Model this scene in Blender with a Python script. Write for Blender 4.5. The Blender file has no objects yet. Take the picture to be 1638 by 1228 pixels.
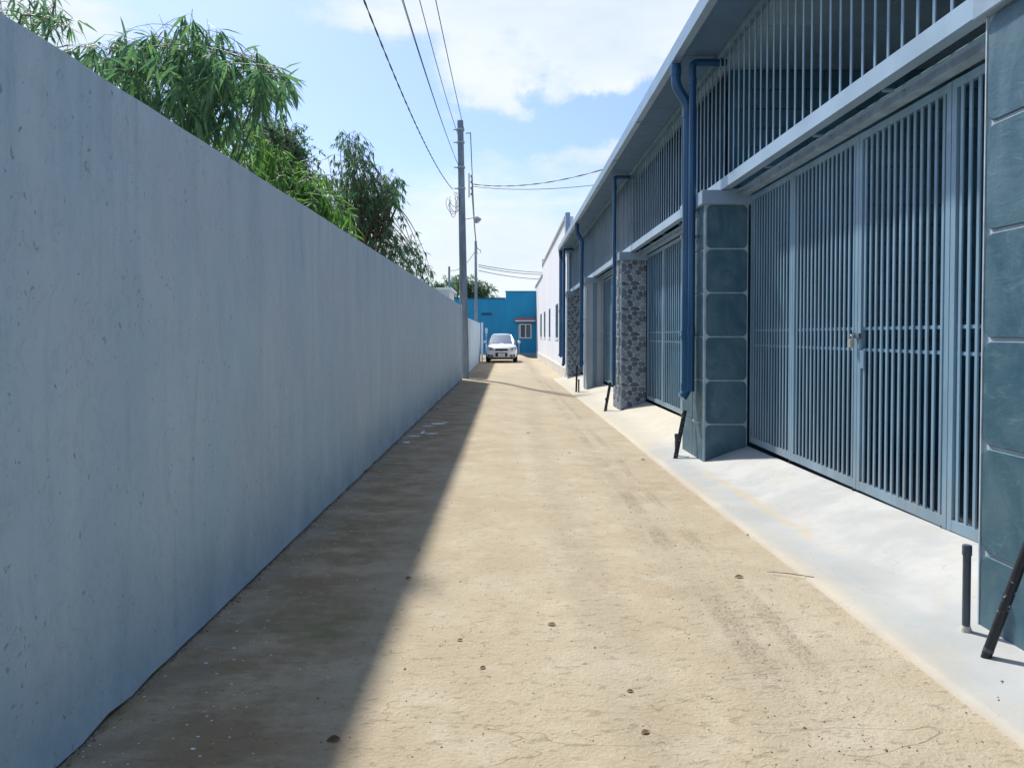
import bpy, bmesh, math, random
from mathutils import Vector, Matrix, noise
random.seed(7)
PI = math.pi
S = bpy.context.scene
COL = S.collection
# ------------------------------------------------------------------ camera, light
F = 1180.0; VX, VY = 812.0, 536.0; H = 1.45
PITCH = math.radians(1.3)
cam = bpy.data.cameras.new('camera'); co = bpy.data.objects.new('camera', cam); COL.objects.link(co)
cam.sensor_width = 36; cam.lens = 36 * F / 1638
cam.clip_start = 0.05; cam.clip_end = 3000
cam.shift_x = (819 - VX) / 1638
cam.shift_y = -((614 - VY) - F * math.tan(PITCH)) / 1638
co.location = (0, 0, H); co.rotation_euler = (PI / 2 - PITCH, 0, 0)
S.camera = co
S.view_settings.view_transform = 'Standard'; S.view_settings.look = 'None'
S.view_settings.exposure = 0.82; S.view_settings.gamma = 1
SUNV = Vector((-0.402, 0.70, 1.0)).normalized()
ELEV = math.asin(SUNV.z); AZ = math.atan2(SUNV.x, SUNV.y)
sl = bpy.data.lights.new('sun', 'SUN'); sl.energy = 3.3; sl.angle = math.radians(2.6); sl.color = (1, .95, .86)
so = bpy.data.objects.new('sun', sl); COL.objects.link(so)
so.rotation_euler = SUNV.to_track_quat('Z', 'Y').to_euler(); so.location = (-20, 40, 60)

def at(px, py, Y):
    return Vector(((px - VX) / F * Y, Y, H + (VY - py) / F * Y))
def pdir(px, py):
    return Vector(((px - VX) / F, 1, (VY - py) / F)).normalized()

def world():
    w = bpy.data.worlds.new('World'); S.world = w; w.use_nodes = True
    nt = w.node_tree; N = nt.nodes; L = nt.links; N.clear()
    out = N.new('ShaderNodeOutputWorld'); bg = N.new('ShaderNodeBackground')
    sky = N.new('ShaderNodeTexSky'); sky.sky_type = 'NISHITA'; sky.sun_disc = False
    sky.sun_elevation = ELEV; sky.sun_rotation = AZ
    sky.air_density = 1.1; sky.dust_density = 1.2; sky.ozone_density = 2.0
    tc = N.new('ShaderNodeTexCoord')
    def math_(op, a, b=None, clamp=False):
        n = N.new('ShaderNodeMath'); n.operation = op; n.use_clamp = clamp
        for i, v in enumerate((a, b)):
            if v is None: continue
            if isinstance(v, (int, float)): n.inputs[i].default_value = v
            else: L.new(v, n.inputs[i])
        return n.outputs[0]
    def vm(op, a, b=None):
        n = N.new('ShaderNodeVectorMath'); n.operation = op
        for i, v in enumerate((a, b)):
            if v is None: continue
            if isinstance(v, tuple): n.inputs[i].default_value = v
            else: L.new(v, n.inputs[i])
        return n
    D = tc.outputs['Generated']
    def fbm(scale, det, stretch, off, rough=.55, dist=0.0):
        m = N.new('ShaderNodeMapping'); m.inputs['Scale'].default_value = stretch; m.inputs['Location'].default_value = off
        L.new(D, m.inputs['Vector'])
        n = N.new('ShaderNodeTexNoise'); n.inputs['Scale'].default_value = scale; n.inputs['Detail'].default_value = det
        n.inputs['Roughness'].default_value = rough; n.inputs['Distortion'].default_value = dist
        L.new(m.outputs[0], n.inputs['Vector']); return n.outputs['Fac']
    # warp the direction so blob outlines break up
    wn = N.new('ShaderNodeTexNoise'); wn.inputs['Scale'].default_value = 7; wn.inputs['Detail'].default_value = 7; wn.inputs['Roughness'].default_value = .62
    L.new(D, wn.inputs['Vector'])
    sub = vm('SUBTRACT', wn.outputs['Color'], (.5, .5, .5)).outputs[0]
    sc = vm('MULTIPLY', sub, (.16, .16, .16)).outputs[0]
    DW = vm('ADD', D, sc).outputs[0]
    def blob(px, py, rx, ry, power):
        c = pdir(px, py)
        s = vm('SUBTRACT', DW, tuple(c)).outputs[0]
        q = vm('MULTIPLY', s, (F / rx, 2.5, F / ry)).outputs[0]
        ln = vm('LENGTH', q).outputs['Value']
        m = N.new('ShaderNodeMapRange'); m.interpolation_type = 'SMOOTHSTEP'
        m.inputs['From Min'].default_value = 1.15; m.inputs['From Max'].default_value = .25
        m.inputs['To Min'].default_value = 0; m.inputs['To Max'].default_value = power
        L.new(ln, m.inputs['Value']); return m.outputs[0]
    dens = fbm(2.6, 8, (1, 1, 3.2), (3.1, 1.7, .3), .6)
    dens = math_('MULTIPLY', math_('SUBTRACT', dens, .42), 1.6)
    fine = fbm(6, 9, (1, 1, 3.4), (.2, 5.5, .9), .66, .3)
    dens = math_('ADD', dens, math_('MULTIPLY', math_('SUBTRACT', fine, .5), 1.9))
    for b in ((960, -30, 420, 100, .8), (730, 118, 100, 55, .62), (820, 70, 110, 60, .35), (1010, 80, 150, 75, .8), (775, 175, 60, 35, .5), (840, 160, 80, 28, .25),
              (620, 10, 220, 55, .35), (20, 10, 230, 90, .7), (950, 230, 200, 40, .25),
              (960, 185, 190, 50, -.9), (830, 140, 40, 20, -.4), (590, 130, 120, 75, -.8), (430, 90, 260, 130, -.7), (700, 225, 320, 50, -.35), (600, 60, 90, 40, -.4), (860, 225, 200, 40, -.35), (480, 200, 150, 70, -.3),
              (-500, -100, 500, 300, .3), (1900, 100, 500, 300, .3)):
        dens = math_('ADD', dens, blob(*b))
    sx = N.new('ShaderNodeSeparateXYZ'); L.new(D, sx.inputs[0])
    hz = N.new('ShaderNodeMapRange'); hz.interpolation_type = 'SMOOTHSTEP'
    hz.inputs['From Min'].default_value = .31; hz.inputs['From Max'].default_value = .10
    hz.inputs['To Max'].default_value = .62
    L.new(sx.outputs['Z'], hz.inputs['Value'])
    dens = math_('ADD', dens, hz.outputs[0])
    cm = N.new('ShaderNodeMapRange'); cm.interpolation_type = 'SMOOTHSTEP'
    cm.inputs['From Min'].default_value = -.12; cm.inputs['From Max'].default_value = .85
    cm.inputs['To Min'].default_value = .05; cm.inputs['To Max'].default_value = .96
    L.new(dens, cm.inputs['Value'])
    shade = fbm(4.5, 6, (1, 1, 2.6), (7, 2, 4), .55)
    cr = N.new('ShaderNodeValToRGB')
    cr.color_ramp.elements[0].position = .32; cr.color_ramp.elements[0].color = (2.9, 3.3, 3.7, 1)
    cr.color_ramp.elements[1].position = .62; cr.color_ramp.elements[1].color = (3.55, 3.8, 4.0, 1)
    L.new(shade, cr.inputs[0])
    tint = N.new('ShaderNodeMixRGB'); tint.blend_type = 'MULTIPLY'; tint.inputs[0].default_value = 1
    tint.inputs[2].default_value = (.47, .53, .67, 1)
    L.new(sky.outputs[0], tint.inputs[1])
    mx = N.new('ShaderNodeMixRGB'); L.new(cm.outputs[0], mx.inputs[0]); L.new(tint.outputs[0], mx.inputs[1]); L.new(cr.outputs[0], mx.inputs[2])
    L.new(mx.outputs[0], bg.inputs['Color']); bg.inputs['Strength'].default_value = .15
    L.new(bg.outputs[0], out.inputs[0])
world()

# ------------------------------------------------------------------ materials
class NT:
    def __init__(s, name):
        s.m = bpy.data.materials.new(name); s.m.use_nodes = True
        s.nt = s.m.node_tree; s.N = s.nt.nodes; s.L = s.nt.links
        s.b = s.N['Principled BSDF']; s.tc = s.N.new('ShaderNodeTexCoord')
        s.geo = s.N.new('ShaderNodeNewGeometry')
    def set(s, k, v):
        if isinstance(v, (int, float, tuple)): s.b.inputs[k].default_value = v
        else: s.L.new(v, s.b.inputs[k])
    def pos(s, scale=(1, 1, 1), off=(0, 0, 0), src=None):
        m = s.N.new('ShaderNodeMapping'); m.inputs['Scale'].default_value = scale; m.inputs['Location'].default_value = off
        s.L.new(src or s.geo.outputs['Position'], m.inputs['Vector']); return m.outputs[0]
    def noise(s, scale, det=4, rough=.55, stretch=(1, 1, 1), off=(0, 0, 0), dist=0, out='Fac'):
        n = s.N.new('ShaderNodeTexNoise'); n.inputs['Scale'].default_value = scale; n.inputs['Detail'].default_value = det
        n.inputs['Roughness'].default_value = rough; n.inputs['Distortion'].default_value = dist
        s.L.new(s.pos(stretch, off), n.inputs['Vector']); return n.outputs[out]
    def voro(s, scale, stretch=(1, 1, 1), off=(0, 0, 0), feature='F1', rnd=1, out='Distance'):
        n = s.N.new('ShaderNodeTexVoronoi'); n.inputs['Scale'].default_value = scale; n.feature = feature
        n.inputs['Randomness'].default_value = rnd
        s.L.new(s.pos(stretch, off), n.inputs['Vector']); return n.outputs[out]
    def rng(s, v, a, b, c=0, d=1):
        n = s.N.new('ShaderNodeMapRange'); n.interpolation_type = 'SMOOTHSTEP'
        for k, x in zip(('From Min', 'From Max', 'To Min', 'To Max'), (a, b, c, d)): n.inputs[k].default_value = x
        s.L.new(v, n.inputs['Value']); return n.outputs[0]
    def math(s, op, a, b=None):
        n = s.N.new('ShaderNodeMath'); n.operation = op
        for i, v in enumerate((a, b)):
            if v is None: continue
            if isinstance(v, (int, float)): n.inputs[i].default_value = v
            else: s.L.new(v, n.inputs[i])
        return n.outputs[0]
    def mix(s, f, a, b, mode='MIX'):
        n = s.N.new('ShaderNodeMixRGB'); n.blend_type = mode
        for i, v in enumerate((f, a, b)):
            if isinstance(v, (int, float)): n.inputs[i].default_value = v
            elif isinstance(v, tuple): n.inputs[i].default_value = v + (1,) if len(v) == 3 else v
            else: s.L.new(v, n.inputs[i])
        return n.outputs[0]
    def bump(s, h, strength=.3, dist=.01, prev=None):
        n = s.N.new('ShaderNodeBump'); n.inputs['Strength'].default_value = strength; n.inputs['Distance'].default_value = dist
        s.L.new(h, n.inputs['Height'])
        if prev is not None: s.L.new(prev, n.inputs['Normal'])
        return n.outputs[0]
    def xyz(s):
        n = s.N.new('ShaderNodeSeparateXYZ'); s.L.new(s.geo.outputs['Position'], n.inputs[0]); return n.outputs

def paint(name, c, var=.12, scale=3, rough=.6, metal=0, bump=.08, bscale=60, streak=False, spec=.5, dust=False):
    t = NT(name)
    n = t.noise(scale, 5, .6, (1, 1, .25) if streak else (1, 1, 1))
    c2 = tuple(x * (1 - var) for x in c); c1 = tuple(min(1, x * (1 + var * .6)) for x in c)
    t.set('Base Color', t.mix(t.rng(n, .35, .65), c2, c1))
    t.set('Roughness', t.rng(t.noise(scale * 4, 3), .3, .7, rough * .85, min(1, rough * 1.15)))
    t.set('Metallic', metal); t.set('Specular IOR Level', spec)
    if bump: t.set('Normal', t.bump(t.noise(bscale, 4), bump, .004))
    if dust:
        z = t.xyz()[2]; d = t.math('MULTIPLY', t.rng(z, .75, .2), t.rng(t.noise(7, 5, .65), .35, .65, .2, .8)); src = t.b.inputs['Base Color'].links[0].from_socket
        base = t.mix(t.math('MULTIPLY', d, .4), src, (.36, .33, .27))
        sc = t.math('MULTIPLY', t.rng(t.noise(30, 6, .7, (1, 1, .5), (3, 2, 1)), .62, .68), .45); t.set('Base Color', t.mix(sc, base, (.20, .17, .15)))
    return t.m

M = {}
def mats():
    # --- left wall render
    t = NT('wall_render')
    big = t.noise(.8, 4, .6); streak = t.noise(2.6, 7, .6, (1, 1, .22), dist=.25); st2 = t.noise(9, 6, .62, (1, 1, .13), (3, 0, 0), .3)
    base = t.mix(t.rng(big, .3, .7), (.44, .60, .72), (.50, .645, .755))
    base = t.mix(t.rng(streak, .38, .68), base, (.56, .68, .78))
    base = t.mix(t.math('MULTIPLY', t.rng(st2, .52, .7), .28), base, (.29, .43, .57))
    z = t.xyz()[2]
    rain = t.math('MULTIPLY', t.rng(z, 1.5, 2.4), t.rng(t.noise(7, 6, .65, (1, 1, .05), (1, 6, 0)), .47, .66)); base = t.mix(t.math('MULTIPLY', rain, .3), base, (.25, .38, .50))
    rain2 = t.math('MULTIPLY', t.rng(z, 1.2, 2.3), t.rng(t.noise(4, 6, .6, (1, 1, .08), (9, 6, 0)), .52, .68)); base = t.mix(t.math('MULTIPLY', rain2, .6), base, (.58, .66, .74))
    pat = t.rng(t.noise(.55, 4, .6, (1, 1, 1.3), (4, 8, 0)), .42, .6); base = t.mix(t.math('MULTIPLY', pat, .35), base, (.49, .56, .68))
    foot_dark = t.math('MULTIPLY', t.rng(z, .7, .0), t.rng(t.noise(1.6, 5), .35, .65, .1, .6))
    base = t.mix(foot_dark, base, (.26, .40, .53))  # patchy darker blue towards the foot of the wall
    def pitset(scale, size, seed, lo, hi, wamt):
        w = t.noise(scale * 1.6, 4, .7, (1, 1, .8), (seed, 1, 2), out='Color')
        sb = t.N.new('ShaderNodeVectorMath'); sb.operation = 'MULTIPLY_ADD'; t.L.new(w, sb.inputs[0]); sb.inputs[1].default_value = (wamt, wamt, wamt); t.L.new(t.pos((1, 1, .8), (seed, seed * 2, 3)), sb.inputs[2])
        v = t.N.new('ShaderNodeTexVoronoi'); v.inputs['Scale'].default_value = scale; t.L.new(sb.outputs[0], v.inputs['Vector'])
        th = t.math('MULTIPLY', t.rng(t.noise(scale * .35, 3, .6, off=(seed, 5, 1)), lo, hi), size)
        return t.rng(t.math('SUBTRACT', v.outputs['Distance'], th), .02, -.02)
    pits = t.math('MAXIMUM', pitset(10, .085, 2.0, .42, .62, .11), pitset(22, .14, 7.0, .42, .62, .05))
    pits = t.math('MAXIMUM', pits, pitset(48, .20, 4.0, .5, .7, .02))
    base = t.mix(t.math('MULTIPLY', pits, .34), base, (.20, .30, .42))
    t.set('Base Color', base); t.set('Roughness', .75); t.set('Specular IOR Level', .3)
    nb = t.bump(t.noise(2.5, 6, .6, (1, 1, .5)), .6, .05)
    nb = t.bump(t.noise(45, 5, .6), .35, .006, nb)
    scr = t.noise(16, 6, .7, (1, 1, .6), (4, 4, 4), 1.2)
    nb = t.bump(t.rng(scr, .56, .6), .5, .004, nb)
    nb = t.bump(t.math('SUBTRACT', 1, pits), .8, .012, nb)
    t.set('Normal', nb); M['wall'] = t.m
    # --- road
    t = NT('road_concrete'); X, Y, Z = t.xyz()
    a = t.noise(.9, 6, .6); b = t.noise(3.5, 7, .65, off=(3, 3, 0)); c = t.noise(14, 6, .7, (1, 2.0, 1), (8, 1, 0))
    base = t.mix(t.rng(a, .3, .7), (.40, .335, .235), (.465, .405, .30))
    base = t.mix(t.math('MULTIPLY', t.rng(b, .45, .72), .6), base, (.54, .48, .375))
    base = t.mix(t.math('MULTIPLY', t.rng(t.noise(1.7, 5, .6, off=(11, 2, 0)), .55, .75), .5), base, (.40, .31, .21))
    base = t.mix(t.math('MULTIPLY', t.rng(c, .56, .68), .5), base, (.27, .22, .155))
    sp = t.voro(30, (1, 1, 1)); base = t.mix(t.math('MULTIPLY', t.math('LESS_THAN', sp, t.math('MULTIPLY', t.rng(b, .42, .7), .17)), .45), base, (.16, .12, .08))
    # grime and moss by the wall; the shade's brown is mixed in too
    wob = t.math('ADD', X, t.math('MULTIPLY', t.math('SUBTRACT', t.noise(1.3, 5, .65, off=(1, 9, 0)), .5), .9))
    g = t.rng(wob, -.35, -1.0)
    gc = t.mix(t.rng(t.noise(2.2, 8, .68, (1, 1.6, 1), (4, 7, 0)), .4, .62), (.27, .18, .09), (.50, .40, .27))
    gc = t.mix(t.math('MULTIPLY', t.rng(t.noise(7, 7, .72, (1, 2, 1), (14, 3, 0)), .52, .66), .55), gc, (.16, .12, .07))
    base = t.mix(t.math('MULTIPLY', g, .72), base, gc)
    moss = t.math('MULTIPLY', g, t.rng(t.noise(1.1, 5, .6, off=(20.3, 3.2, 0)), .55, .72)); base = t.mix(t.math('MULTIPLY', moss, .75), base, (.13, .17, .06))
    dustl = t.math('MULTIPLY', t.rng(X, -1.15, -1.45), t.rng(t.noise(3, 5, off=(2, 2, 5)), .35, .6)); base = t.mix(t.math('MULTIPLY', dustl, .5), base, (.40, .37, .32))
    # tyre marks
    tw = t.math('ADD', X, t.math('MULTIPLY', t.math('SUBTRACT', t.noise(.5, 2, off=(0, 4, 0)), .5), .12))
    k1 = t.rng(t.math('ABSOLUTE', t.math('SUBTRACT', tw, 1.08)), .09, .03); k2 = t.rng(t.math('ABSOLUTE', t.math('SUBTRACT', tw, 1.30)), .07, .02)
    k3 = t.rng(t.math('ABSOLUTE', t.math('SUBTRACT', tw, -.05)), .22, .05)
    k = t.math('MAXIMUM', k1, k2); tread = t.noise(40, 4, .7, (1, .8, 1))
    km = t.math('MULTIPLY', k, t.rng(t.noise(1.0, 3, off=(6, 6, 0)), .42, .6))
    base = t.mix(t.math('MULTIPLY', km, t.rng(tread, .50, .6, .1, .5)), base, (.30, .24, .17))
    base = t.mix(t.math('MULTIPLY', k3, .16), base, (.40, .33, .24))
    # hairline cracks
    cn = t.noise(1.15, 3, .5, (.55, 1.5, 1), (2.2, 4.4, 0), .3)
    cw = t.math('ABSOLUTE', t.math('SUBTRACT', cn, .5)); cmk = t.rng(t.noise(.8, 2, off=(5, 13, 0)), .48, .56)
    crack = t.math('MULTIPLY', t.rng(cw, .0022, .0008), cmk)
    cn2 = t.noise(3.6, 3, .5, (.5, 1.2, 1), (9, 1, 0), .4); cr2 = t.math('MULTIPLY', t.rng(t.math('ABSOLUTE', t.math('SUBTRACT', cn2, .47)), .0035, .0012), t.rng(t.noise(1.4, 2, off=(1, 8, 0)), .55, .62))
    crack = t.math('MAXIMUM', crack, t.math('MULTIPLY', cr2, .7))
    base = t.mix(t.math('MULTIPLY', crack, .33), base, (.23, .15, .09))
    fine = t.noise(120, 3, .6); base = t.mix(t.rng(fine, .3, .7, 0, .28), base, (.30, .25, .18))
    t.set('Base Color', base); t.set('Roughness', .93); t.set('Specular IOR Level', .2)
    nb = t.bump(t.noise(3, 8, .72), .6, .03); nb = t.bump(t.noise(60, 5, .65), .8, .010, nb)
    nb = t.bump(t.math('MULTIPLY', km, tread), .8, .02, nb); nb = t.bump(t.math('SUBTRACT', 1, crack), .6, .004, nb)
    nb = t.bump(t.rng(c, .57, .66, 1, 0), .5, .006, nb)
    t.set('Normal', nb); M['road'] = t.m
    # --- apron
    t = NT('apron_concrete'); X, Y, Z = t.xyz()
    base = t.mix(t.rng(t.noise(2.0, 6, .6), .35, .65), (.375, .385, .385), (.46, .465, .455))
    wob = t.math('ADD', X, t.math('MULTIPLY', t.math('SUBTRACT', t.noise(1.6, 5, .6, off=(3, 5, 0)), .5), .5))
    base = t.mix(t.rng(wob, 2.02, 1.72, 0, .55), base, (.50, .42, .29))
    st = t.rng(t.math('ABSOLUTE', t.math('SUBTRACT', t.noise(1.7, 3, .5, (1.6, .45, 1), (4, 2, 0), .6), .5)), .03, .0)
    base = t.mix(t.math('MULTIPLY', st, .15), base, (.50, .39, .25))
    wv = t.math('ADD', X, t.math('MULTIPLY', t.math('SUBTRACT', t.noise(1.2, 4, .6, off=(7, 7, 0)), .5), .22))
    mud = t.math('MULTIPLY', t.rng(t.math('ABSOLUTE', t.math('SUBTRACT', wv, 2.08)), .075, .01), t.math('MULTIPLY', t.rng(Y, 4.6, 5.4), t.rng(Y, 8.1, 7.2)))
    base = t.mix(t.math('MULTIPLY', mud, t.rng(t.noise(14, 5, .7, (1, .3, 1)), .35, .6, .15, .75)), base, (.46, .385, .275))
    wet = t.math('MULTIPLY', t.rng(wv, 2.1, 1.98), t.rng(wv, 1.76, 1.84)); base = t.mix(t.math('MULTIPLY', wet, .35), base, (.30, .335, .345))
    ck = t.math('MULTIPLY', t.rng(t.math('ABSOLUTE', t.math('SUBTRACT', t.noise(1.9, 3, .5, (1, .7, 1), (2, 9, 0), .5), .5)), .004, .001), t.rng(t.noise(1.1, 2, off=(6, 1, 0)), .46, .56))
    base = t.mix(t.math('MULTIPLY', ck, .18), base, (.17, .16, .15))
    far = t.rng(Y, 8.8, 10.5, 0, .6); base = t.mix(far, base, (.56, .50, .38))
    base = t.mix(t.math('MULTIPLY', t.rng(t.noise(9, 6, .7, (1, .6, 1), (5, 0, 0)), .58, .68), .25), base, (.33, .32, .29))
    t.set('Base Color', base); t.set('Roughness', .9); t.set('Specular IOR Level', .25)
    nb = t.bump(t.noise(3.5, 5, .6), .35, .02); nb = t.bump(t.noise(70, 4, .6, (1, .5, 1)), .35, .004, nb)
    t.set('Normal', nb); M['apron'] = t.m
    # --- soil
    t = NT('soil'); base = t.mix(t.rng(t.noise(.25, 6), .4, .6), (.12, .13, .05), (.22, .17, .10))
    t.set('Base Color', base); t.set('Roughness', .95); t.set('Normal', t.bump(t.noise(8, 6), .6, .05)); M['soil'] = t.m
    M['steel'] = paint('grey_blue_gate_paint', (.195, .32, .425), .16, 4, .38, .0, .03, 40, True, .4, True)
    M['steel_light'] = paint('pale_beam_paint', (.30, .42, .54), .10, 2, .34, .0, .03, 40)
    M['galv'] = paint('galvanised_steel', (.34, .45, .54), .22, 6, .35, .0, .02, 30)
    M['gutter'] = paint('gutter_sheet', (.24, .36, .49), .1, 2, .42, .2, .02, 30)
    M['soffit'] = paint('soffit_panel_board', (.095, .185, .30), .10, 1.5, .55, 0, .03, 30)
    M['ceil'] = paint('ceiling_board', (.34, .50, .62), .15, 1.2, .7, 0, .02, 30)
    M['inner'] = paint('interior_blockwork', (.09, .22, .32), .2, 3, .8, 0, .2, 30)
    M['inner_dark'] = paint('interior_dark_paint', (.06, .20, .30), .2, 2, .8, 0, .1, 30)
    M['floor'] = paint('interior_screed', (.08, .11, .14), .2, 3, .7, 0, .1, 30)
    M['cap'] = paint('pillar_cap_paint', (.25, .35, .46), .1, 4, .5, 0, .05, 50)
    M['grout'] = paint('pale_grout', (.42, .52, .58), .15, 8, .7, 0, .2, 60)
    # slate tile
    t = NT('slate_green_tile')
    n = t.noise(3, 8, .62, (1.2, 1.2, .8), dist=.8); r = t.noise(9, 7, .65, (1, .6, 1.6), (3, 0, 5), 1.5)
    base = t.mix(t.rng(n, .35, .68), (.032, .10, .145), (.08, .16, .205))
    base = t.mix(t.rng(r, .56, .72, 0, .5), base, (.13, .24, .30))
    base = t.mix(t.rng(t.noise(5, 4, off=(8, 8, 8)), .6, .75, 0, .4), base, (.022, .08, .12))
    t.set('Base Color', base); t.set('Roughness', t.rng(r, .3, .7, .38, .6)); t.set('Specular IOR Level', .45)
    nb = t.bump(r, .45, .006); nb = t.bump(n, .3, .01, nb); t.set('Normal', nb); M['slate'] = t.m
    for k, c in (('s1', (.095, .12, .16)), ('s2', (.14, .18, .235)), ('s3', (.25, .30, .35)), ('s4', (.11, .12, .155))):
        M[k] = paint('river_stone_' + {'s1': 'dark', 's2': 'grey', 's3': 'pale', 's4': 'brown'}[k], c, .25, 12, .5, 0, .25, 40)
    M['strip_l'] = paint('column_pale_paint', (.40, .46, .52), .08, 2, .5, 0, .05, 40)
    M['strip_d'] = paint('column_blue_paint', (.17, .27, .36), .1, 2, .5, 0, .05, 40)
    t = NT('blue_pipe_plastic')
    t.set('Base Color', t.mix(t.rng(t.noise(6, 4, .6, (1, 1, .2)), .4, .65), (.010, .07, .17), (.018, .10, .22))); t.set('Roughness', .33)
    M['pipe'] = t.m
    t = NT('black_painted_pipe')
    w = t.rng(t.noise(35, 5, .7), .62, .66); t.set('Base Color', t.mix(w, (.012, .016, .022), (.4, .42, .42))); t.set('Roughness', .5); M['black'] = t.m
    M['greypipe'] = paint('grey_plastic_pipe', (.06, .085, .105), .15, 20, .42, 0, .03, 40)
    M['white_wall'] = paint('white_house_paint', (.74, .76, .80), .06, 1.1, .75, 0, .1, 20, True)
    M['plinth'] = paint('plinth_cement', (.62, .60, .54), .12, 2, .8, 0, .1, 30)
    M['blue_wall'] = paint('bright_blue_paint', (.0, .26, .50), .08, 1.2, .6, 0, .1, 20, True)
    M['blue_trim'] = paint('dark_blue_trim', (.0, .06, .17), .1, 2, .6)
    M['pale_blue'] = paint('pale_blue_paint', (.50, .62, .70), .08, 2, .6)
    M['white'] = paint('white_paint', (.78, .80, .82), .05, 2, .5, 0, .02)
    M['red'] = paint('faded_red_sheet', (.50, .16, .13), .2, 4, .6)
    t = NT('window_glass'); t.set('Base Color', (.02, .045, .07, 1)); t.set('Roughness', .08); t.set('Specular IOR Level', .8); M['glass'] = t.m
    M['concrete'] = paint('pole_concrete', (.225, .285, .35), .22, 5, .85, 0, .3, 40, True)
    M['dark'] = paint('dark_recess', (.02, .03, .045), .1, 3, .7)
    M['wire'] = paint('wire_rubber', (.03, .065, .11), .1, 3, .6, 0, 0)
    M['brass'] = paint('padlock_metal', (.62, .58, .50), .15, 40, .3, .5, .05, 80)
    M['chrome'] = paint('lock_steel', (.45, .48, .5), .1, 30, .25, .9, 0)
    M['sheet_teal'] = paint('teal_plastic_sheet', (.022, .09, .14), .35, 5, .8, 0, .1, 8, True, .1)
    M['sheet_grey'] = paint('dark_grey_sheet', (.03, .06, .09), .5, 6, .8, 0, .1, 10, True, .08)
    t = NT('streaked_sheet')
    n = t.noise(6, 5, .6, (1, 1, .12)); base = t.mix(t.rng(n, .35, .6), (.05, .09, .13), (.20, .235, .26))
    base = t.mix(t.rng(t.noise(3.5, 4, .6, (1, 1, .25), (3, 3, 3)), .52, .66, 0, .8), base, (.26, .15, .09)); t.set('Base Color', base); t.set('Roughness', .8); t.set('Specular IOR Level', .1); M['sheet_brown'] = t.m
    M['roof'] = paint('roof_sheet', (.25, .33, .42), .1, 2, .5)
    M['bark'] = paint('bark', (.13, .10, .07), .3, 8, .9, 0, .5, 30)
    M['culm'] = paint('bamboo_culm', (.09, .13, .05), .2, 5, .5, 0, .1, 20)
    def leaf(name, c1, c2, tr):
        t = NT(name)
        r = t.geo.outputs['Random Per Island']
        oi = t.N.new('ShaderNodeObjectInfo'); rr = t.math('FRACT', t.math('ADD', r, oi.outputs['Random']))
        col = t.mix(rr, c1, c2); t.set('Base Color', col); t.set('Roughness', .6); t.set('Specular IOR Level', .22)
        tb = t.N.new('ShaderNodeBsdfTranslucent'); t.L.new(t.mix(1, col, tr, 'MULTIPLY'), tb.inputs['Color'])
        ms = t.N.new('ShaderNodeMixShader'); ms.inputs[0].default_value = .42
        t.L.new(t.b.outputs[0], ms.inputs[1]); t.L.new(tb.outputs[0], ms.inputs[2])
        t.L.new(ms.outputs[0], t.N['Material Output'].inputs[0]); return t.m
    M['leaf_b'] = leaf('bamboo_leaf', (.06, .14, .12), (.13, .23, .13), (1.6, 1.8, 1.0))
    M['leaf_y'] = leaf('bright_bamboo_leaf', (.05, .13, .07), (.12, .23, .07), (1.6, 1.8, .7))
    M['leaf_d'] = leaf('dark_leaf', (.06, .14, .12), (.12, .22, .12), (1.3, 1.4, .8))
    M['leaf_dry'] = leaf('dry_leaf', (.09, .05, .025), (.22, .13, .06), (1, .8, .6))
    t = NT('car_paint'); t.set('Base Color', (.72, .73, .75, 1)); t.set('Roughness', .22); t.set('Coat Weight', 1.0); t.set('Coat Roughness', .04); M['car'] = t.m
    t = NT('windscreen_glass'); t.set('Base Color', (.10, .13, .15, 1)); t.set('Roughness', .03); t.set('Specular IOR Level', 1.0); t.set('Coat Weight', 1.0); t.set('Coat IOR', 1.9); M['screen'] = t.m
    t = NT('headlight_lens'); t.set('Base Color', (.45, .48, .5, 1)); t.set('Roughness', .1); t.set('Metallic', .5); M['lens'] = t.m
    t = NT('tyre_rubber'); t.set('Base Color', (.012, .012, .014, 1)); t.set('Roughness', .8); M['rubber'] = t.m
    M['speck'] = paint('white_speck', (.8, .82, .85), .1, 30, .6)
    M['stone'] = paint('pebble', (.26, .215, .16), .4, 20, .85)
    M['gold'] = paint('badge_metal', (.6, .55, .4), .1, 30, .3, .6, 0)
mats()

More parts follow.
